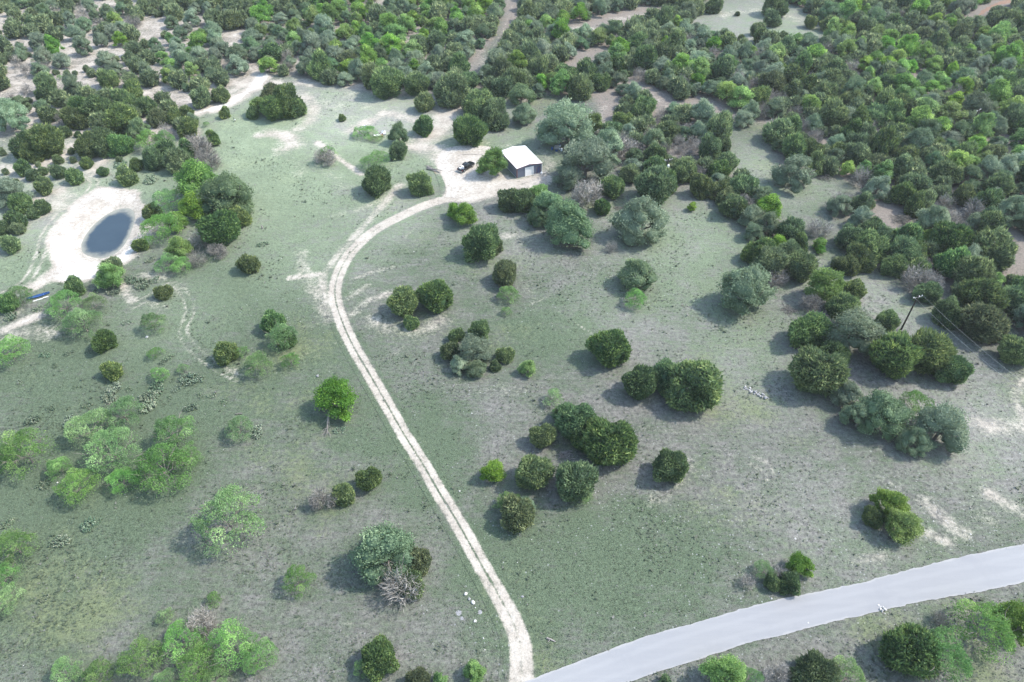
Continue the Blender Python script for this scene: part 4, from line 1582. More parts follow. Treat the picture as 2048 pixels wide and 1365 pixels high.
# ------------------------------------------------------------------ labels for the trees of the woods
ANCH = [
    (60, 40, 'in the far corner of the woods above the pond'), (200, 105, 'by the pale sandy strip deep in the pond side woods'), (40, 200, 'in the thick trees standing above the pond'),
    (330, 140, 'among the bare sandy gaps in the pond side woods'), (400, 50, 'in the distant woods well above the sandy strip'), (600, 115, 'in the woods bordering the upper pasture'),
    (560, 30, 'in the distant woods beyond the upper pasture'), (800, 70, 'in the bright grove beyond the shed clearing'), (690, 40, 'at the pond side end of the bright grove'), (880, 35, 'at the lane end of the bright grove'), (770, 150, 'on the front edge of the grove facing the upper pasture'),
    (930, 60, 'on the pond side of the narrow lane through the woods'), (1090, 50, 'across the narrow lane from the bright grove'), (1050, 150, 'between the narrow lane and the large oak behind the shed'),
    (1210, 70, 'around the white bare clearing in the distant woods'), (1250, 160, 'around the grassy gap in the woods behind the shed'), (1330, 250, 'in the woods beside the shed and its oaks'),
    (1330, 40, 'next to the open approach to the far meadow'), (1450, 115, 'along the near edge of the far meadow'), (1490, 170, 'among the grey dead trees in the dense woods'),
    (1400, 330, 'between the shed and the curved grass strip'), (1450, 400, 'on the woods edge facing the wide pasture'), (1630, 50, 'beyond the far end of the far meadow'),
    (1690, 150, 'in the middle of the dense woods'), (1620, 230, 'just above the curved grass strip'), (1840, 50, 'in the woods next to the bare red hill'),
    (1970, 120, 'in the woods below the bare red hill'), (1850, 190, 'in the bright green patch of the dense woods'), (1990, 250, 'in the dense woods along the picture edge'),
    (1760, 300, 'in the dense woods behind the lone bright oak'), (1900, 390, 'in the dense woods above the brush pile'), (1690, 420, 'beside the brush pile of cut limbs'),
    (1990, 470, 'in the dense woods above the power lines'), (1590, 480, 'in the narrow belt of trees beside the wide pasture'), (1850, 530, 'in the trees behind the dark utility pole'),
    (120, 280, 'beside the sandy hollow above the pond'), (330, 250, 'in the tongue of trees reaching the upper pasture'), (70, 370, 'on the pale bank beyond the pond'), (2110, 300, 'in the dense woods past the picture edge'),
]
byreg, allreg = {}, {}
for t in TREES:
    a = min(range(len(ANCH)), key=lambda i: (ANCH[i][0] - t[0]) ** 2 + ((ANCH[i][1] - t[1]) * 1.3) ** 2)
    if 0 < t[0] < 2048 and t[1] > 0:
        allreg.setdefault((a, t[3]), []).append(t)
    if not t[4].get('label'):
        byreg.setdefault((a, t[3]), []).append(t)
SHORT = {'J': 'juniper', 'O': 'oak', 'D': 'dark oak', 'E': 'elm', 'M': 'mesquite', 'B': 'bare tree'}
KEYS = {'largest': lambda t: -t[2], 'lowest': lambda t: -t[1], 'topmost': lambda t: t[1], 'leftmost': lambda t: t[0], 'rightmost': lambda t: -t[0], 'smallest': lambda t: t[2]}
REFNAME = {}

def rank_pass(rank, prefix):
    for (a, k), ts in byreg.items():
        word, ph = KIND[k]['word'], ANCH[a][2]
        al = allreg.get((a, k), [])
        for adj, key in KEYS.items():
            if len(al) <= rank + 1:
                continue
            t = sorted(al, key=key)[rank]
            if not t[4].get('label'):
                nm = f'{prefix}{adj}'
                tag(t[4], f'{nm} {SHORT[k] if prefix else word} {ph}')
                REFNAME[t[4].name] = (f'{nm} {SHORT[k]}', a)

def ref_pass():
    refs = [t for t in TREES if t[4].name in REFNAME]
    for ref in refs:
        nm, a = REFNAME[ref[4].name]
        ph = ANCH[a][2]
        for dn, ok_ in (('just above', lambda dx, dy: dy < 0 and -dy >= abs(dx)), ('just below', lambda dx, dy: dy > 0 and dy >= abs(dx)), ('just left of', lambda dx, dy: dx < 0 and -dx > abs(dy)), ('just right of', lambda dx, dy: dx > 0 and dx > abs(dy))):
            for k in KIND:
                c_ = [t for t in TREES if t is not ref and t[3] == k and abs(t[0] - ref[0]) + abs(t[1] - ref[1]) < 90 and ok_(t[0] - ref[0], t[1] - ref[1])]
                if not c_:
                    continue
                t = min(c_, key=lambda t: (t[0] - ref[0]) ** 2 + (t[1] - ref[1]) ** 2)
                lab = f'{SHORT[k]} {dn} the {nm} {ph}'
                if not t[4].get('label') and len(lab.split()) <= 16:
                    tag(t[4], lab)

for (a, k), ts in byreg.items():
    if len(ts) == 1 and len(allreg.get((a, k), [])) == 1 and not ts[0][4].get('label'):
        tag(ts[0][4], f"{KIND[k]['word']} {ANCH[a][2]}")
        REFNAME[ts[0][4].name] = (SHORT[k], a)
rank_pass(0, '')
ref_pass()
rank_pass(1, 'second ')
rank_pass(2, 'third ')
ref_pass()
for (a, k), ts in byreg.items():
    word, ph = KIND[k]['word'], ANCH[a][2]
    rest = [t for t in ts if not t[4].get('label')]
    if len(rest) == 1:
        tag(rest[0][4], f'middling {word} {ph}')
    else:
        for t in rest:
            tag(t[4], f'middling {word} {ph}', None, f'middling {word}s {ph}')

# ------------------------------------------------------------------ the metal shed
M_WALL = plain('slate_blue_siding', (0.135, 0.155, 0.2), 0.5, 0.4, 0, .12, .8)
M_ROOF = plain('white_metal_roofing', (0.78, 0.78, 0.77), 0.45, 0.4, 0, .05, .5)
M_TRIM = plain('rust_red_trim', (0.16, 0.075, 0.07), 0.6, 0.3, 0, .15, 1)
M_WHITE = plain('white_paint', (0.8, 0.8, 0.79), 0.5, 0.4, 0, .05, 1)
M_CONC = plain('pale_concrete', (0.5, 0.47, 0.43), 0.9, 0.2, 0, .15, 2)
M_STEEL = plain('galvanised_steel', (0.36, 0.38, 0.4), 0.4, 0.5, .6, .15, 2)
M_DARK = plain('dark_rubber', (0.03, 0.03, 0.033), 0.8, 0.2, 0, .2, 3)
M_BLACK = plain('black_car_paint', (0.012, 0.013, 0.016), 0.18, 0.6, 0, .1, 1)
M_GLASS = plain('tinted_glass', (0.02, 0.03, 0.035), 0.08, 0.7, 0, .1, 1)
M_WOOD = plain('weathered_wood', (0.26, 0.235, 0.22), 0.85, 0.15, 0, .35, 2)
M_POLE = plain('dark_creosote', (0.045, 0.035, 0.03), 0.85, 0.15, 0, .3, 2)
M_STONE = plain('white_limestone', (0.46, 0.45, 0.43), 0.9, 0.2, 0, .2, 2)
M_STONE2 = plain('grey_limestone', (0.24, 0.24, 0.245), 0.9, 0.2, 0, .25, 2)
M_BLUE = plain('blue_plastic', (0.03, 0.09, 0.26), 0.4, 0.4, 0, .2, 1)
M_RUST = plain('rusty_metal', (0.26, 0.14, 0.09), 0.8, 0.2, 0, .35, 3)
M_CHROME = plain('bright_metal', (0.6, 0.6, 0.6), 0.3, 0.6, .8, .05, 1)
M_LAMP = plain('lamp_red', (0.3, 0.02, 0.02), 0.3, 0.5, 0, .1, 1)

A = gat(1034, 357)
B = gat(1082, 345.5)
ang = math.atan2(B[1] - A[1], B[0] - A[0])
W, D, EH, RH = math.hypot(B[0] - A[0], B[1] - A[1]), 10.8, 3.05, 3.62
zb = min(A[2], B[2]) - .05
shed = empty('metal_shed', (A[0], A[1], zb), ang)
tag(shed, 'slate blue metal shed with a white low gabled roof and white door', 'shed')

def ribbed(x0, y0, x1, y1, h0, h1, peak=None, out=1):
    """vertical ribbed siding from (x0,y0) to (x1,y1); top follows a gable when peak is given"""
    L = math.hypot(x1 - x0, y1 - y0)
    n = int(L / .15) * 2
    dx, dy = (x1 - x0) / L, (y1 - y0) / L
    nx_, ny_ = dy * out, -dx * out
    vs, fs = [], []
    for i in range(n + 1):
        s = L * i / n
        o = .035 if (i % 4) in (1, 2) else 0
        top = h1 if peak is None else h1 + (peak - h1) * (1 - abs(s / L - .5) * 2)
        for z in (h0, top):
            vs.append((x0 + dx * s + nx_ * o, y0 + dy * s + ny_ * o, z))
    for i in range(n):
        fs.append((2 * i, 2 * i + 2, 2 * i + 3, 2 * i + 1))
    return vs, fs

d0, d1, dh = W * .335, W * .675, 2.6
mb = MB()
mb.add(*ribbed(0, 0, d0, 0, 0, EH, None))
mb.add(*ribbed(d1, 0, W, 0, 0, EH, None))
mb.add(*ribbed(d0, 0, d1, 0, dh, EH, None))
g = MB()
gv = [(0, 0, EH), (W, 0, EH), (W / 2, 0, RH - .04)]
mb.add(gv, [(0, 1, 2)])
mb.build('front_wall', M_WALL, shed)
MB().add(*ribbed(0, D, 0, 0, 0, EH)).build('side_wall', M_WALL, shed)
MB().add(*ribbed(W, 0, W, D, 0, EH)).build('side_wall', M_WALL, shed)
mb = MB().add(*ribbed(W, D, 0, D, 0, EH))
mb.add([(0, D, EH), (W, D, EH), (W / 2, D, RH - .04)], [(0, 2, 1)])
mb.build('back_wall', M_WALL, shed)
# roof: two ribbed slopes
for side in (0, 1):
    vs, fs = [], []
    n = 72
    x_e, x_r = (-.18, W / 2) if side == 0 else (W + .18, W / 2)
    for i in range(n + 1):
        y = -.2 + (D + .4) * i / n
        o = .03 if i % 4 in (1, 2) else 0
        vs += [(x_e, y, EH + .06 + o), (x_r, y, RH + .06 + o)]
    for i in range(n):
        fs.append((2 * i, 2 * i + 1, 2 * i + 3, 2 * i + 2) if side == 0 else (2 * i, 2 * i + 2, 2 * i + 3, 2 * i + 1))
    MB().add(vs, fs).build('roof', M_ROOF, shed)
MB().box((W / 2, D / 2, RH + .115), (.45, D + .4, .03)).build('ridge_cap', M_ROOF, shed)
for y, nm in ((-.21, 'gable_trim'), (D + .21, 'gable_trim')):
    m = MB()
    for (xa, xb) in ((-.2, W / 2), (W + .2, W / 2)):
        m.tube([(xa, y, EH - .05), (xb, y, RH - .03)], [.11, .11], 4)
    m.build(nm, M_TRIM, shed)
for x, y in ((0, 0), (W, 0), (0, D), (W, D)):
    MB().box((x, y, EH / 2), (.2, .2, EH)).build('corner_trim', M_TRIM if x == 0 else M_WALL, shed)
for x in (-.2, W + .2):
    MB().box((x, D / 2, EH - .02), (.13, D + .3, .13)).build('gutter', M_WHITE if x > 0 else M_TRIM, shed)
MB().tube([(W + .2, -.1, EH - .05), (W + .22, -.1, .15), (W + .22, -.45, .08)], [.06] * 3, 6).build('downspout', M_WHITE, shed)
# roll-up door of horizontal panels
nd = 6
for i in range(nd):
    MB().box(((d0 + d1) / 2, .05, dh * (i + .5) / nd), (d1 - d0 - .12, .05, dh / nd - .02)).build('door_panel', M_WHITE, shed)
m = MB()
m.box((d0 - .0, -.05, dh / 2), (.1, .14, dh)).box((d1, -.05, dh / 2), (.1, .14, dh)).box(((d0 + d1) / 2, -.05, dh + .05), (d1 - d0 + .1, .14, .1))
m.build('door_frame', M_WHITE, shed)
# walk door at the far end of the front wall
MB().box((W - .85, -.06, 1.03), (.9, .06, 2.06)).build('walk_door', plain('navy_door', (.045, .06, .12), .5, .4), shed)
m = MB()
m.box((W - 1.35, -.06, 1.05), (.08, .08, 2.1)).box((W - .35, -.06, 1.05), (.08, .08, 2.1)).box((W - .85, -.06, 2.12), (1.08, .08, .08))
m.build('door_frame', M_TRIM, shed)
MB().box((W / 2, D / 2, -.05), (W + .3, D + .3, .28)).build('slab', M_CONC, shed)
MB().box(((d0 + d1) / 2, -.95, -.02), (d1 - d0 + .6, 1.5, .16)).build('apron', M_CONC, shed)
fx = lambda u, v, z=0: (A[0] + math.cos(ang) * u - math.sin(ang) * v, A[1] + math.sin(ang) * u + math.cos(ang) * v, zb + z)
# timber and tank by the front wall
o = MB().box((0, 0, .1), (2.6, .16, .2)).box((1.9, .12, .08), (1.2, .14, .16)).build('timber_beam', M_STONE, None, fx(W * .84, -.75), ang + .05)
tag(o, 'pale timber beam lying along the shed front beside the white door', 'timber')
o = MB().lathe((0, 0, 0), [(.28, 0), (.3, .05), (.3, .62), (.2, .72), (.06, .75)], 12).build('gas_bottle', M_WHITE, None, fx(W - .25, -.75), 0, True)
tag(o, 'short white gas bottle at the road side front corner of the shed', 'gas bottle')

# ------------------------------------------------------------------ the black pickup truck
def loft(mb, secs):
    """secs: list of (y, [(x,z)...]) with equal counts; closed sections"""
    n = len(secs[0][1])
    vs = [(x, y, z) for y, s in secs for x, z in s]
    fs = []
    for i in range(len(secs) - 1):
        for k in range(n):
            k2 = (k + 1) % n
            fs.append((i * n + k, i * n + k2, (i + 1) * n + k2, (i + 1) * n + k))
    fs.append(tuple(reversed(range(n))))
    fs.append(tuple(range((len(secs) - 1) * n, len(secs) * n)))
    mb.add(vs, fs)

def sec(w, z0, z1, k=.9):
    h = w / 2
    return [(-h * .96, z0), (h * .96, z0), (h, z0 + (z1 - z0) * .35), (h * .99, z0 + (z1 - z0) * .75), (h * k, z1), (-h * k, z1), (-h * .99, z0 + (z1 - z0) * .75), (-h, z0 + (z1 - z0) * .35)]

tx, ty, tz = gat(932.5, 338)
truck = empty('pickup_truck', (tx, ty, tz), math.radians(53 - 90))
tag(truck, 'black crew cab pickup truck parked beside the elm with a loaded bed', 'pickup truck')
m = MB()   # local: +y forward, length 5.7
loft(m, [(2.85, sec(1.7, .5, .92)), (2.7, sec(1.86, .45, 1.02)), (1.5, sec(1.94, .42, 1.12)), (1.25, sec(1.94, .42, 1.16)), (-.75, sec(1.94, .42, 1.14)), (-.76, sec(1.94, .42, .72)), (-2.7, sec(1.92, .45, .72)), (-2.8, sec(1.84, .5, .72))])
m.build('body', M_BLACK, truck)
m = MB()
loft(m, [(1.3, sec(1.74, 1.1, 1.16)), (.55, sec(1.62, 1.1, 1.76, .86)), (-.35, sec(1.62, 1.1, 1.8, .86)), (-.72, sec(1.66, 1.1, 1.7, .84)), (-.8, sec(1.7, 1.1, 1.14))])
cabin = m.build('cab', M_BLACK, truck)
def quad(name, pts, mat, par, th=.02):
    p = [Vector(v) for v in pts]
    nrm = (p[1] - p[0]).cross(p[2] - p[0]).normalized() * th
    mb = MB()
    mb.add([v + nrm for v in p] + [v - nrm for v in p], [(0, 1, 2, 3), (7, 6, 5, 4), (0, 4, 5, 1), (1, 5, 6, 2), (2, 6, 7, 3), (3, 7, 4, 0)])
    return mb.build(name, mat, par)
quad('windscreen', [(-.74, 1.2, 1.2), (.74, 1.2, 1.2), (.66, .62, 1.7), (-.66, .62, 1.7)], M_GLASS, cabin)
quad('rear_window', [(-.66, -.8, 1.2), (.66, -.8, 1.2), (.6, -.75, 1.62), (-.6, -.75, 1.62)], M_GLASS, cabin)
for s in (-1, 1):
    quad('side_window', [(s * .86, 1.0, 1.2), (s * .86, .12, 1.2), (s * .74, .15, 1.68), (s * .74, .6, 1.66)], M_GLASS, cabin)
    quad('side_window', [(s * .86, .06, 1.2), (s * .86, -.68, 1.2), (s * .74, -.6, 1.64), (s * .74, .08, 1.68)], M_GLASS, cabin)
    MB().box((s * .92, -1.75, .92), (.1, 1.98, .42)).build('bed_side', M_BLACK, truck)
    MB().box((s * 1.06, 1.02, 1.2), (.2, .1, .18)).build('mirror', M_BLACK, truck)
    MB().box((s * .72, 2.83, .82), (.32, .08, .18)).build('headlight', M_CHROME, truck)
    MB().box((s * .9, -2.8, .92), (.12, .06, .36)).build('tail_light', M_LAMP, truck)
MB().box((0, -2.74, .92), (1.76, .08, .42)).build('tailgate', M_BLACK, truck)
MB().box((0, 2.87, .76), (1.0, .06, .3)).build('grille', M_DARK, truck)
for y, n_ in ((2.92, 'bumper'), (-2.92, 'bumper')):
    MB().box((0, y, .55), (1.8, .16, .2)).build(n_, M_CHROME, truck)
for x in (-.84, .84):
    for y in (1.8, -1.75):
        w = MB()
        vs = []
        n = 16
        for xx in (-.13, .13):
            for k in range(n):
                a = 2 * math.pi * k / n
                vs.append((x + xx, y + .39 * math.cos(a), .39 + .39 * math.sin(a)))
        w.add(vs, [(k, (k + 1) % n, n + (k + 1) % n, n + k) for k in range(n)] + [tuple(range(n)), tuple(reversed(range(n, 2 * n)))])
        wh = w.build('wheel', M_DARK, truck)
        r_ = MB()
        sx = x + math.copysign(.135, x)
        vs = [(sx, y + .22 * math.cos(2 * math.pi * k / 10), .39 + .22 * math.sin(2 * math.pi * k / 10)) for k in range(10)]
        vs += [(sx - math.copysign(.05, x), v[1], v[2]) for v in vs]
        r_.add(vs, [tuple(range(10)), tuple(reversed(range(10, 20)))] + [(k, (k + 1) % 10, 10 + (k + 1) % 10, 10 + k) for k in range(10)])
        r_.build('rim', M_CHROME, wh)
R3 = Matrix.Rotation(math.radians(53 - 90), 3, 'Z')
for k, (u, v, s, mt, lab) in enumerate([(-.3, -1.3, (.8, .6, .55), M_WHITE, 'white chest in the truck bed against the cab'), (.35, -1.9, (.6, .7, .42), M_STEEL, 'grey metal box in the middle of the truck bed'), (-.25, -2.3, (.7, .4, .48), M_WHITE, 'white box in the truck bed by the tailgate')]):
    p = R3 @ Vector((u, v, .74))
    o = MB().box((0, 0, s[2] / 2), s).box((0, 0, s[2] + .03), (s[0] * 1.04, s[1] * 1.04, .06)).build('cargo_box', mt, None, (tx + p.x, ty + p.y, tz + p.z), math.radians(53 - 90) + .1 * k)
    tag(o, lab, 'box')

# ------------------------------------------------------------------ round stock tank under the elm
sx, sy, sz = gat(960, 346)
t = empty('stock_tank', (sx, sy, sz))
tag(t, 'round galvanised stock tank on the ground between truck and elm', 'water tank')
n = 24
vs, fs = [], []
for r_, z in ((1.0, 0), (1.06, .55), (1.1, .58), (1.0, .58), (.96, .05)):
    vs += [(r_ * math.cos(2 * math.pi * k / n), r_ * math.sin(2 * math.pi * k / n), z) for k in range(n)]
for i in range(4):
    fs += [(i * n + k, i * n + (k + 1) % n, (i + 1) * n + (k + 1) % n, (i + 1) * n + k) for k in range(n)]
MB().add(vs, fs).build('tank_wall', M_STEEL, t)
MB().add([(1.0 * math.cos(2 * math.pi * k / n), 1.0 * math.sin(2 * math.pi * k / n), .4) for k in range(n)], [tuple(range(n))]).build('water', M_WATER, t)

# ------------------------------------------------------------------ utility poles and wires
def utility_pole(px, py, h, label, rz, transformer=False, lamp=False, loc=None):
    x, y, z = gat(px, py) if loc is None else loc
    p = empty('utility_pole', (x, y, z), rz)
    tag(p, label, 'utility pole')
    MB().tube([(0, 0, -.3), (0, 0, h * .5), (0, 0, h)], [.19, .16, .125], 8).build('shaft', M_POLE, p)
    MB().box((0, 0, h - .45), (2.3, .11, .13)).build('crossarm', M_WOOD, p)
    for u in (-1.05, .35, 1.05):
        MB().lathe((u, 0, h - .38), [(.06, 0), (.1, .06), (.07, .12), (.1, .2), (.03, .26)], 8).build('insulator', M_WHITE, p)
    m = MB()
    m.tube([(-.7, 0, h - .48), (0, .1, h - 1.1)], [.03, .03], 4).tube([(.7, 0, h - .48), (0, .1, h - 1.1)], [.03, .03], 4)
    m.build('brace', M_STEEL, p)
    if transformer:
        MB().lathe((0, -.42, h - 2.7), [(.05, 0), (.28, .03), (.3, .1), (.3, .95), (.24, 1.05), (.06, 1.12)], 12).build('transformer', M_WHITE, p)
    return Vector((x, y, z + h))

wd = Vector(at(2165, 868, 9.0)[:2]) - Vector(at(1836, 592, 9.0)[:2])
rzp = math.atan2(wd.y, wd.x) + math.pi / 2
top1 = utility_pole(1802, 660, 9.4, 'dark wooden utility pole with white insulators above three junipers in a row', rzp)
end = at(2190, 880, 9.0)
top2 = utility_pole(0, 0, 9.4, 'wooden utility pole standing past the picture edge beyond the road verge', rzp, loc=(end[0], end[1], gz(end[0], end[1])))
utility_pole(1330, 362, 6.8, 'utility pole with a white transformer in the woods beside the shed oaks', .3, True)
utility_pole(1938, 262, 7.0, 'thin pale topped utility pole deep in the dense woods', .6)
side = Vector((math.cos(rzp), math.sin(rzp), 0))
for u, lab in ((-1.05, 'thin outer power wire running from the dark pole across the grass gap'), (1.05, 'thin inner power wire running from the dark pole along the juniper shade')):
    a, b = top1 + side * u + Vector((0, 0, -.14)), top2 + side * u + Vector((0, 0, -.14))
    pts = []
    for i in range(25):
        s = i / 24
        pts.append(a.lerp(b, s) - Vector((0, 0, 4 * s * (1 - s) * 1.2)))
    o = MB().tube(pts, [.014] * 25, 4).build('power_wire', M_STEEL)
    tag(o, lab, 'power wire')

# ------------------------------------------------------------------ blue canoe by the pond bank
cxy = gat(78, 594)
p0, p1 = gat(58, 600), gat(99, 588)
canoe = empty('canoe', cxy, math.atan2(p1[1] - p0[1], p1[0] - p0[0]))
tag(canoe, 'long blue canoe resting on the grass beside the pond bank', 'canoe')
Lc = 4.6
vs, fs = [], []
ns, nk = 17, 9
for i in range(ns):
    s = -1 + 2 * i / (ns - 1)
    wd_ = .42 * (1 - abs(s) ** 2.4) + .02
    rise = .22 * abs(s) ** 3
    for k in range(nk):
        a = math.pi * k / (nk - 1)
        vs.append((s * Lc / 2, -math.cos(a) * wd_, .36 + rise - math.sin(a) * (.34 + rise * .7)))
for i in range(ns - 1):
    for k in range(nk - 1):
        fs.append((i * nk + k, (i + 1) * nk + k, (i + 1) * nk + k + 1, i * nk + k + 1))
h = MB().add(vs, fs).build('hull', M_BLUE, canoe, None, 0, True)
m = MB()
for sgn in (-1, 1):
    m.tube([(s * Lc / 2, sgn * (.42 * (1 - abs(s) ** 2.4) + .02), .37 + .22 * abs(s) ** 3) for s in np.linspace(-1, 1, 13)], [.03] * 13, 5)
m.build('gunwale', M_BLUE, canoe)
for x in (-1.1, 1.0):
    MB().box((x, 0, .3), (.28, .7, .04)).build('seat', M_BLUE, canoe)
o = MB().box((0, 0, .05), (1.9, .22, .1)).box((1.6, .15, .05), (1.1, .2, .1)).build('white_board', M_WHITE, None, gat(76, 600.5), math.atan2(p1[1] - p0[1], p1[0] - p0[0]))
tag(o, 'pale boards lying along the lower side of the blue canoe', 'boards')
o = MB().lathe((0, 0, 0), [(.27, 0), (.3, .04), (.3, .3), (.315, .32), (.3, .34), (.3, .6), (.315, .62), (.3, .64), (.29, .9), (.25, .92)], 14).build('barrel', M_BLUE, None, gat(54.5, 361), 0, True)
tag(o, 'upright blue barrel under junipers on the pale bank beyond the pond', 'barrel')

# ------------------------------------------------------------------ stones and logs
def stone_mesh(seed, flat=.5):
    r = np.random.default_rng(seed)
    vs, fs = [], []
    nlat, nlon = 4, 7
    for i in range(nlat + 1):
        th = math.pi * i / nlat
        for k in range(nlon):
            ph = 2 * math.pi * k / nlon
            q_ = 1 + r.normal() * .13
            vs.append((math.sin(th) * math.cos(ph) * q_ * .5, math.sin(th) * math.sin(ph) * q_ * .42, math.cos(th) * .5 * flat + .5 * flat * .7))
    for i in range(nlat):
        for k in range(nlon):
            k2 = (k + 1) % nlon
            fs.append((i * nlon + k, (i + 1) * nlon + k, (i + 1) * nlon + k2, i * nlon + k2))
    return vs, fs
for i, (px, py, w, mt, lab) in enumerate([
    (931.5, 1189, 12, M_STONE, 'white limestone boulder heading the short line of stones beside the drive'),
    (938.5, 1199, 9, M_STONE2, 'grey stone between the two white boulders beside the drive'),
    (946, 1206.5, 12, M_STONE, 'white limestone boulder ending the short line of stones beside the drive'),
    (950.5, 1216, 4, M_STONE, 'tiny white stone in the shade below the line of boulders'),
    (950, 1243, 9, M_STONE, 'tall white limestone rock alone below the line of boulders'),
    (917, 1226, 20, M_STONE2, 'flat grey rock slab outcropping beside the line of boulders'),
    (924, 1237, 14, M_STONE2, 'smaller flat grey rock slab above the tall white rock'),
    (960, 1225, 16, M_STONE2, 'flat grey rock slab nearest the drive beside the boulders'),
    (966.5, 1277, 5, M_STONE, 'small white stone beside the drive below the tall white rock'),
    (969.5, 1300.5, 4, M_STONE, 'small white stone beside the drive close to the road end'),
    (1045, 1194, 8, M_STONE2, 'pale grey stone on the road side verge of the drive'),
    (919, 983, 5, M_STONE, 'small white stone on the grass near the bright green bush'),
    (635, 753, 9, M_STONE2, 'pale rock in the grass behind the bright round elm'),
    (294, 675, 8, M_STONE, 'white stone in the grass below the pale lone mesquite'),
    (1543, 1198, 6, M_STONE, 'white stone on the verge below the roadside thicket'),
    (1616, 1247, 6, M_STONE, 'white stone on the lower edge of the road'),
    (115, 966, 5, M_STONE, 'small white stone among the left grove mesquites')]):
    vs, fs = stone_mesh(50 + i, .3 if 'slab' in lab else .62)
    x, y, z = gat(px, py)
    s = .8 * w * scale_at(px, py)
    o = MB().add(vs, fs).build('boulder', mt, None, (x, y, z - s * .08), rng.random() * 6)
    o.scale = (s, s, s * (.45 if 'slab' in lab else 1))
    tag(o, lab, 'rock')

def heap(name, label, cat, px, py, half_px, n, ang_, mat_list, kind_, seed):
    """a heap of separate stones along a line"""
    r = np.random.default_rng(seed)
    x, y, z = gat(px, py)
    e = empty(name, (x, y, z))
    tag(e, label, cat)
    L = half_px * scale_at(px, py)
    protos = [MB().add(*stone_mesh(900 + seed * 7 + k, .6)).mesh('stone', mat_list[k % len(mat_list)]) for k in range(4)]
    for k in range(n):
        u = r.uniform(-1, 1) * L
        v = r.normal() * .35
        s = r.uniform(.2, .55)
        xx, yy = math.cos(ang_) * u - math.sin(ang_) * v, math.sin(ang_) * u + math.cos(ang_) * v
        o = link('stone', protos[k % 4], e, (xx, yy, gz(x + xx, y + yy) - z - .04 + (.2 if r.random() < .3 else 0)), r.random() * 6, s)
    return e
qa, qb = gat(1486, 772), gat(1533, 799)
heap('stone_row', 'low broken row of pale stones beside the round juniper shadow', 'stone row', 1510, 786, 26, 46, math.atan2(qb[1] - qa[1], qb[0] - qa[0]), [M_STONE2, M_STONE2, M_STONE, M_STONE2], 'stone', 4)
o = heap('gravel_spill', 'small white heap of crushed rock spilled on the road edge', 'gravel heap', 1762, 1218, 5, 14, .25, [M_STONE], 'stone', 8)

def brush(name, label, cat, px, py, w_px, n, rad, mat, seed, flat=.45, dirv=None, spread=1.0):
    r = np.random.default_rng(seed)
    x, y, z = gat(px, py)
    s = w_px * scale_at(px, py)
    m = MB()
    for k in range(n):
        a = r.random() * 6.283 if dirv is None else dirv + r.normal() * spread
        c = np.array([r.normal() * s * .22, r.normal() * s * .17, 0])
        hh = max(.05, (1 - np.hypot(c[0], c[1]) / (s * .5))) * s * flat * r.random()
        L = s * r.uniform(.15, .4)
        dz = r.normal() * .12
        p = [c + np.array([math.cos(a), math.sin(a), 0]) * L * t_ + np.array([0, 0, hh * (1 - .3 * abs(t_)) + dz * L * t_ + .04]) + r.normal(size=3) * .04 for t_ in (-.5, 0, .5)]
        for q_ in p:
            q_[2] = max(q_[2], .03)
        m.tube(p, [rad * r.uniform(.7, 1.3), rad, rad * .35], 4)
    o = m.build(name, mat, None, (x, y, z))
    tag(o, label, cat)
    return o
brush('brush_pile', 'heap of pale cut limbs in the grass gap of the dense woods', 'brush pile', 1807, 442, 52, 150, .05, M_DEAD, 5, .22)
brush('brush_pile', 'dark scattered dead sticks on the stony patch among the junipers', 'brush pile', 1131, 910, 38, 70, .035, M_WOOD, 6, .06, .4, .7)
brush('brush_pile', 'grey dead limbs lying in the shade beside the spreading dark oak', 'brush pile', 1582, 622, 40, 70, .045, M_DEAD, 7, .15)
brush('brush_pile', 'fallen grey branches at the foot of the lone bright rounded oak', 'brush pile', 1650, 358, 34, 60, .05, M_DEAD, 9, .3)
brush('brush_pile', 'grey twigs heaped at the back of the dense clump near the shed', 'brush pile', 1238, 418, 26, 40, .05, M_DEAD, 10, .2)

# dead limb below the bright elm beside the drive
x, y, z = gat(657, 868)
limb = empty('fallen_limb', (x, y, z), 0)
tag(limb, 'grey dead limb with forked branches hanging below the bright round elm', 'dead limb')
e2 = at(663, 816, 2.6)
v_ = np.array([e2[0] - x, e2[1] - y, 2.6 - z])
r = np.random.default_rng(77)
MB().tube([v_, v_ * .72 + np.array([-.35, 0, .12]), v_ * .4 + np.array([-.4, 0, .08]), np.array([-.15, -.2, .18])], [.24, .2, .14, .06], 7).build('trunk', M_DEAD, limb)
for k in range(16):
    t0 = r.uniform(.05, .75)
    b = v_ * t0 + np.array([-.3, 0, .08])
    a = -1.57 + r.normal() * .75
    L = r.uniform(.9, 2.3)
    e_ = b + np.array([math.cos(a) * L, math.sin(a) * L, 0])
    e_[2] = max(.05, b[2] * .4 + r.normal() * .25)
    md = (b + e_) / 2 + r.normal(size=3) * .12
    md[2] = max(md[2], .05)
    MB().tube([b, md, e_], [.04, .03, .012], 4).build('branch', M_WOOD, limb)
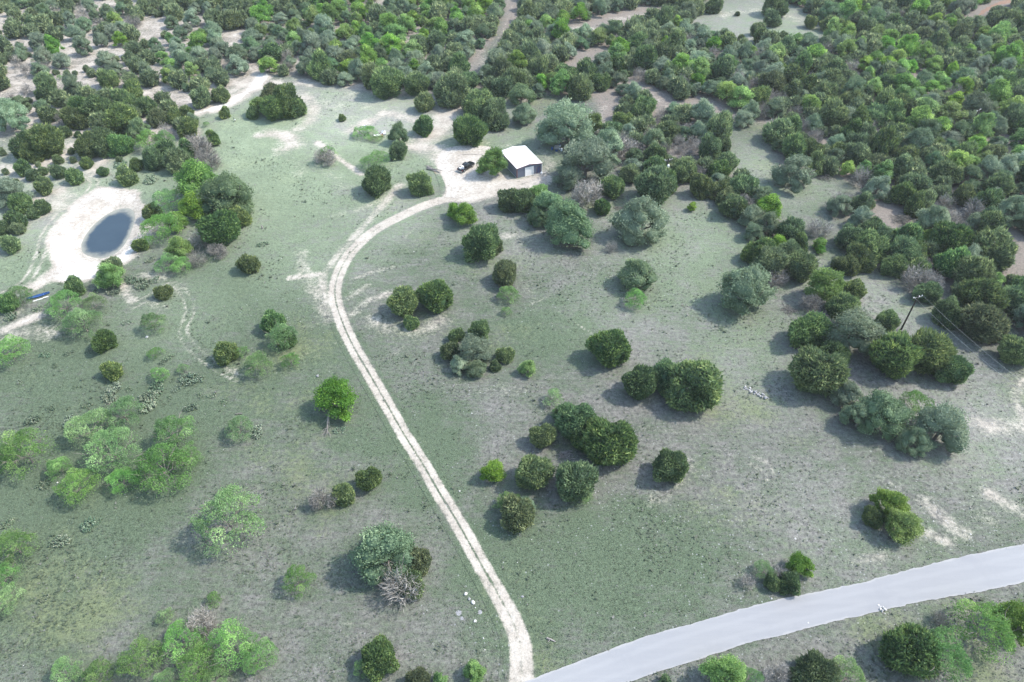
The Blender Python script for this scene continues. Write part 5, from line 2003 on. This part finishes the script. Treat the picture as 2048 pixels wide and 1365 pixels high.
# log pile near the drive
x, y, z = gat(866, 341)
lg = empty('log_pile', (x, y, z))
tag(lg, 'grey blue fallen logs on the grass above the dense round juniper', 'log pile')
q0, q1 = gat(855, 336), gat(881, 346)
la = math.atan2(q1[1] - q0[1], q1[0] - q0[0])
for k, (u, v, L, rd, da, zz) in enumerate([(-.6, .25, 3.6, .24, 0, .22), (.3, -.3, 4.4, .2, .12, .19), (.8, .1, 4.2, .16, .3, .5), (1.1, .75, 3.8, .08, .35, .1), (-2.1, 1.2, 3.0, .09, .5, .1), (1.6, -.1, 3.0, .1, -.1, .3)]):
    c_ = np.array([math.cos(la) * u - math.sin(la) * v, math.sin(la) * u + math.cos(la) * v, zz])
    d_ = np.array([math.cos(la + da), math.sin(la + da), 0]) * L / 2
    MB().tube([c_ - d_, c_ - d_ * .1 + np.array([0, 0, .05]), c_ + d_], [rd, rd * .9, rd * .55], 7).build('log', M_WOOD, lg)
x, y, z = gat(1101, 1280)
o = MB().tube([(-.55, .2, .14), (0, 0, .17), (.7, -.32, .1)], [.15, .13, .06], 7).tube([(-.1, 0, .12), (-.35, -.35, .1)], [.08, .04], 5).build('log', M_WOOD, None, (x, y, z))
tag(o, 'short grey log on the grass between drive and road', 'log')
o = MB().tube([(-.6, 0, .12), (0, .05, .14), (.6, 0, .1)], [.14, .14, .1], 7).tube([(.1, 0, .12), (.5, .4, .1)], [.07, .03], 5).build('log', M_DEAD, None, gat(478, 829), .1)
tag(o, 'pale log lying behind the round bright mesquite', 'log')
o = MB().tube([(0, 0, -.05), (.05, 0, .5), (-.1, .1, .95)], [.22, .18, .12], 7).tube([(.03, 0, .45), (.35, .1, .8)], [.08, .03], 5).build('stump', M_WOOD, None, gat(525, 458))
tag(o, 'dark grey snag on the grass beside the pond thicket', 'stump')

# ------------------------------------------------------------------ junk heaps in the upper pasture, odds and ends
def junk(label, px, py, rows, seed):
    r = np.random.default_rng(seed)
    x, y, z = gat(px, py)
    e = empty('scrap_pile', (x, y, z), r.random())
    tag(e, label, 'scrap pile')
    for nm, n, size, mats in rows:
        for k in range(n):
            mt = mats[int(r.integers(0, len(mats)))]
            p = (r.normal() * .85, r.normal() * .7, 0)
            m = MB()
            if nm == 'board':
                m.tube([(-.8, 0, .12), (.8, 0, .12 + .5 * r.random())], [.07, .07], 4)
            elif nm == 'drum':
                m.lathe((0, 0, 0), [(.28, 0), (.3, .04), (.3, .8), (.26, .84)], 10)
            else:
                s = size * r.uniform(.6, 1.3)
                M3 = Matrix.Rotation(r.normal() * .3, 3, 'X') @ Matrix.Rotation(r.normal() * .3, 3, 'Y')
                m.box((0, 0, s * .4), (s, s * r.uniform(.5, 1), s * (.12 if nm == 'sheet' else .7)), 0, .95, M3)
            m.build(nm, mt, e, p, r.random() * 6)
junk('pale scrap heap with sheets, half hidden by green weeds', 733, 258, [('sheet', 7, 1.2, [M_WHITE, M_STEEL, M_STONE2]), ('board', 6, 1, [M_WOOD, M_STONE]), ('box', 4, .6, [M_STEEL, M_WHITE])], 21)
junk('white and dark scrap heap with rusty bits near the slender tall tree', 761, 272, [('sheet', 6, 1.2, [M_WHITE, M_STEEL]), ('box', 5, .7, [M_WHITE, M_DARK, M_RUST]), ('board', 4, 1, [M_WOOD])], 22)
junk('white, grey and blue clutter under the huge rounded oak', 1116, 298, [('drum', 2, .5, [M_WHITE, M_BLUE]), ('sheet', 3, 1.3, [M_WHITE, M_STEEL]), ('box', 4, .7, [M_STEEL, M_WHITE, M_BLUE])], 23)
for (px, py), lab in (((878.5, 205), 'small upright white container in the juniper shade, larger of two'), ((884, 206), 'small upright white container in the juniper shade, smaller of two')):
    s = 1.0 if 'larger' in lab else .85
    o = MB().lathe((0, 0, 0), [(.3, 0), (.33, .05), (.33, .8), (.2, .95), (.1, 1.05)], 10).build('white_container', M_WHITE, None, gat(px, py), 0, True)
    o.scale = (s, s, s)
    tag(o, lab, 'container')

# a small dark goat with a pale rump grazing near the island thicket
x, y, z = gat(470, 243)
goat = empty('goat', (x, y, z), 2.2)
tag(goat, 'small black and white animal standing on the bright upper pasture grass', 'goat')
m = MB()
m.tube([(-.42, 0, .55), (-.25, 0, .57), (.1, 0, .55), (.34, 0, .58), (.46, 0, .68), (.56, 0, .82), (.68, 0, .84), (.82, 0, .74)], [.07, .17, .18, .16, .1, .075, .085, .04], 8)
for lx, ly in ((-.3, .1), (-.3, -.1), (.3, .1), (.3, -.1)):
    m.tube([(lx, ly, .5), (lx - (.06 if lx < 0 else 0), ly, .28), (lx, ly, 0)], [.07, .04, .035], 6)
for ly in (-.06, .06):
    m.tube([(.66, ly, .88), (.58, ly * 2, .98)], [.02, .01], 4).tube([(.63, ly, .86), (.6, ly * 2.6, .82)], [.03, .015], 4)
m.tube([(-.43, 0, .6), (-.52, 0, .7)], [.03, .015], 4)
m.build('body', M_BLACK, goat, None, 0, True)
MB().lathe((-.27, 0, .42), [(.1, 0), (.185, .08), (.19, .17), (.16, .26), (.05, .32)], 10).build('coat_patch', M_WHITE, goat, None, 0, True)

# ------------------------------------------------------------------ prickly pear
def cactus_proto(seed, npad):
    r = np.random.default_rng(seed)
    V, F, T, b = [], [], [], 0
    for k in range(npad):
        rho = math.sqrt(r.random()) * .48
        a = r.random() * 6.283
        c = np.array([math.cos(a) * rho, math.sin(a) * rho * .8, 0])
        for lvl in range(1 + int(r.random() < .75) + int(r.random() < .35)):
            h = r.uniform(.1, .15)
            w = h * .78
            yaw = r.random() * 6.283
            tilt = r.normal() * .5
            ux = np.array([math.cos(yaw), math.sin(yaw), 0])
            up = unit(np.array([math.cos(yaw + 1.57) * math.sin(tilt), math.sin(yaw + 1.57) * math.sin(tilt), math.cos(tilt)]) + r.normal(size=3) * .25)
            nn = unit(np.cross(ux, up))
            ring = []
            for q_ in range(7):
                t_ = 2 * math.pi * q_ / 7
                ring.append(c + ux * math.sin(t_) * w * .5 + up * (h * .5 - math.cos(t_) * h * .5))
            ring = np.array(ring)
            front = ring.mean(0) + nn * .018
            back = ring.mean(0) - nn * .018
            V += list(ring) + [front, back]
            for q_ in range(7):
                q2 = (q_ + 1) % 7
                F += [(b + q_, b + q2, b + 7), (b + q2, b + q_, b + 8)]
            tt = .4 + r.normal() * .3
            T += [tt + .25] * 7 + [tt, tt]
            b += 9
            c = c + up * h * .9
    return mesh_np('prickly_pear', np.array(V), np.array(F), M_CACT, {'tint': np.array(T)})
CP_BIG = [cactus_proto(300 + i, 110) for i in range(3)]
CP_SML = [cactus_proto(320 + i, 36) for i in range(4)]
CACTI = [(382, 757, 50, 'widest prickly pear patch, near the end of the wheel tracks'), (312, 777, 46, 'prickly pear patch directly below the bright yellow green mesquite'), (299, 792, 42, 'prickly pear patch, middle of the long cactus bed'), (297, 809, 46, 'brownish prickly pear patch ending the long cactus bed'),
         (228, 776, 36, 'prickly pear patch below the rust tinged juniper'), (218, 793, 42, 'prickly pear patch above the dusky green mesquite'), (258, 779, 19, 'small prickly pear between two patches below the rust tinged juniper'), (354, 776, 27, 'prickly pear clump just under the widest patch'), (400, 792, 19, 'small prickly pear, drive side of the widest patch'), (423, 792, 20, 'tall small prickly pear on the open grass'), (447, 803, 23, 'greyish prickly pear clump farthest toward the drive'), (381, 815, 30, 'prickly pear clump above the pale grove mesquite'), (340, 795, 14, None), (328, 809, 15, None),
         (326, 724, 22, 'prickly pear clump above the bright yellow green mesquite'), (337, 715, 25, 'prickly pear clump beside the small bright mesquite'), (20, 633, 32, 'prickly pear clump on pale soil at the picture edge'), (75, 618, 26, 'prickly pear clump at the head of the wide mesquite thicket'), (191, 583, 22, 'prickly pear clump beside the brownish juniper and pond grass'), (225, 580, 38, 'grey green prickly pear patch beside the eroded gully'), (284, 566, 44, 'large prickly pear patch on the slope below the pond'), (262, 560, 30, 'prickly pear patch at the top of the eroded gully'), (310, 560, 26, 'prickly pear patch behind the small round juniper'), (253, 645, 24, 'prickly pear clump between wide thicket and lone pale mesquite'), (90, 710, 26, 'prickly pear clump on the green slope below the wide thicket'), (109, 732, 17, None), (137, 706, 22, None), (178, 701, 20, 'prickly pear clump under the dark juniper of the wide thicket'), (39, 763, 15, None), (102, 818, 22, 'prickly pear clump behind the bright dense grove mesquite'), (65, 840, 32, 'brown prickly pear clump at the back of the left grove'), (140, 843, 40, 'brown prickly pear patch touching the bright dense grove mesquite'), (174, 811, 22, 'prickly pear clump beside the dusky green mesquite'), (513, 864, 36, 'greyish prickly pear patch beside the round bright mesquite'), (677, 860, 27, 'prickly pear clump at the tip of the dead limb'), (649, 856, 15, 'small prickly pear clump beside the dead limb'), (549, 934, 21, 'lone prickly pear in the open lower pasture'), (177, 1050, 36, 'long prickly pear patch below the left grove'), (141, 1043, 17, 'small prickly pear at the end of the long patch below the left grove'), (197, 1043, 20, 'prickly pear ending the long patch below the left grove'), (119, 1083, 42, 'round prickly pear patch near the group on the picture edge'), (14, 1047, 30, 'prickly pear on the picture edge below the left grove'), (87, 970, 30, 'brownish prickly pear under the pale leaning mesquite'), (280, 1039, 13, None), (475, 1125, 11, 'tiny prickly pear below the large bare limbed mesquite'), (87, 1198, 26, 'faded grey prickly pear clump near the bottom of the picture edge group'), (300, 358, 38, 'prickly pear patch between the pond bank and the thicket'), (240, 328, 32, 'pale scrubby cactus patch above the white pond bank'), (526, 488, 26, 'bluish cactus clump on grass beside the pond thicket'), (300, 520, 24, 'prickly pear clump at the pond rim below the thicket'), (345, 760, 14, None), (60, 780, 14, None), (150, 775, 13, None), (20, 745, 14, None)]
for px, py, w, lab in CACTI:
    x, y, z, wm = solve(px, py, w, .1)
    me = CP_BIG[int(rng.integers(0, 3))] if w > 28 else CP_SML[int(rng.integers(0, 4))]
    o = link('prickly_pear', me, None, (x, y, z), rng.random() * 6.28, (wm, wm * .85, min(wm, 3.2) * rng.uniform(.6, .85)))
    tag(o, lab or 'small prickly pear clump among the short grass of the cactus pasture', 'cactus', 'prickly pear clumps of the cactus pasture' if lab is None else None)

# ------------------------------------------------------------------ weeds, tufts and loose stones that nobody could count
M_TUFT = foliage_material('grass_tufts', (0.08, 0.12, 0.07), (0.15, 0.175, 0.125), (0.26, 0.26, 0.24), .3)
n = 150000
u = rng.random(n)
yy = 34 + 250 * u ** 1.5
xx = rng.uniform(-1, 1, n) * (yy * .72 + 55)
A_ = ground_attrs(xx, yy)
dens = (1 - smooth(.3, .6, A_['bare'])) * (.3 + .7 * fbm(xx, yy, 6.0, 2)) * (1 - .6 * smooth(.3, .6, A_['litter']))
keep = rng.random(n) < dens * 1.25
dc = [tuple(p) for p in spline(atl(DRIVE), 8)]
dd = seg_dist(xx, yy, dc)
keep &= (dd > 1.9) | ((dd < .3) & (yy > 75) & (rng.random(n) < .9))
keep &= ~inside(xx, yy, ROAD_POLY) & (poly_sd(xx, yy, POND) < -1)
xx, yy = xx[keep], yy[keep]
lush = A_['lush'][keep] + (fbm(xx, yy, 5, 3) - .5)
n = len(xx)
h = rng.uniform(.06, .2, n) * (1 + .5 * (vnoise(xx, yy, 9) > .62)) * np.where(rng.random(n) < .03, 2.2, 1)
zz = ground_z(xx, yy)
V, F, T = [], [], []
tone = np.where(rng.random(n) < np.clip(lush * 1.1, .1, .9), .1 + .45 * rng.random(n), .55 + .5 * rng.random(n))
base = np.stack([xx, yy, zz], 1)
for k in range(3):
    a = rng.random(n) * 6.283
    lean = rng.uniform(.4, 1.3, n)
    d_ = np.stack([np.cos(a), np.sin(a), np.zeros(n)], 1)
    s_ = np.stack([-np.sin(a), np.cos(a), np.zeros(n)], 1)
    b0 = base - s_ * (h * .42)[:, None]
    b1 = base + s_ * (h * .42)[:, None]
    tp = base + d_ * (h * lean)[:, None] + np.stack([np.zeros(n), np.zeros(n), h], 1)
    V.append(np.stack([b1, b0, tp], 1).reshape(-1, 3))
    T.append(np.repeat(tone, 3))
V = np.concatenate(V)
T = np.concatenate(T)
F = np.arange(len(V)).reshape(-1, 3)
o = link('grass_tufts', mesh_np('grass_tufts', V, F, M_TUFT, {'tint': T}, normals=np.tile([[0, 0, 1.0]], (len(V), 1))))
tag(o, 'short tufts of grass and weeds across the pasture', 'grass', kind='stuff')

n = 15000
xx = rng.uniform(-110, 110, n)
yy = 34 + 170 * rng.random(n) ** 1.2
A_ = ground_attrs(xx, yy)
keep = (rng.random(n) < A_['stony'] * .3) & (A_['litter'] < .4) & ~inside(xx, yy, ROAD_POLY)
xx, yy = xx[keep], yy[keep]
zz = ground_z(xx, yy)
n = len(xx)
s = rng.uniform(.03, .11, n) * (1 + (rng.random(n) < .05))
oct_ = np.array([(1, 0, 0), (0, .8, 0), (-1, 0, 0), (0, -.8, 0), (0, 0, .6), (0, 0, -.2)])
of = np.array([(0, 1, 4), (1, 2, 4), (2, 3, 4), (3, 0, 4)])
rot = rng.random(n) * 6.283
V = oct_[None] * s[:, None, None] * rng.uniform(.7, 1.3, (n, 6, 1))
cr, sr = np.cos(rot)[:, None], np.sin(rot)[:, None]
V = np.stack([V[..., 0] * cr - V[..., 1] * sr + xx[:, None], V[..., 0] * sr + V[..., 1] * cr + yy[:, None], V[..., 2] + zz[:, None] + .01], -1).reshape(-1, 3)
F = (np.arange(n)[:, None, None] * 6 + of[None]).reshape(-1, 3)
o = link('loose_stones', mesh_np('loose_stones', V, F, M_STONE))
tag(o, 'scattered chips of white limestone on the stony pasture', 'stones', kind='stuff')

# ------------------------------------------------------------------ thin haze in the air
q = NT('haze_air')
vol = q.n('ShaderNodeVolumePrincipled')
vol.inputs['Color'].default_value = (0.9, 0.95, 1.0, 1)
vol.inputs['Density'].default_value = 0.00012
vol.inputs['Anisotropy'].default_value = 0.2
q.t.links.new(vol.outputs[0], q.out.inputs['Volume'])
ext = float(max(np.abs(X).max(), np.abs(Y).max())) + 50
zlo, zhi = float(Z.min()) - 1.0, CAM_H + 2
o = MB().box((0, 0, (zlo + zhi) / 2), (2 * ext, 2 * ext, zhi - zlo)).build('haze', q.m)
tag(o, 'thin pale haze in the air over the pasture and woods', 'haze', kind='stuff')
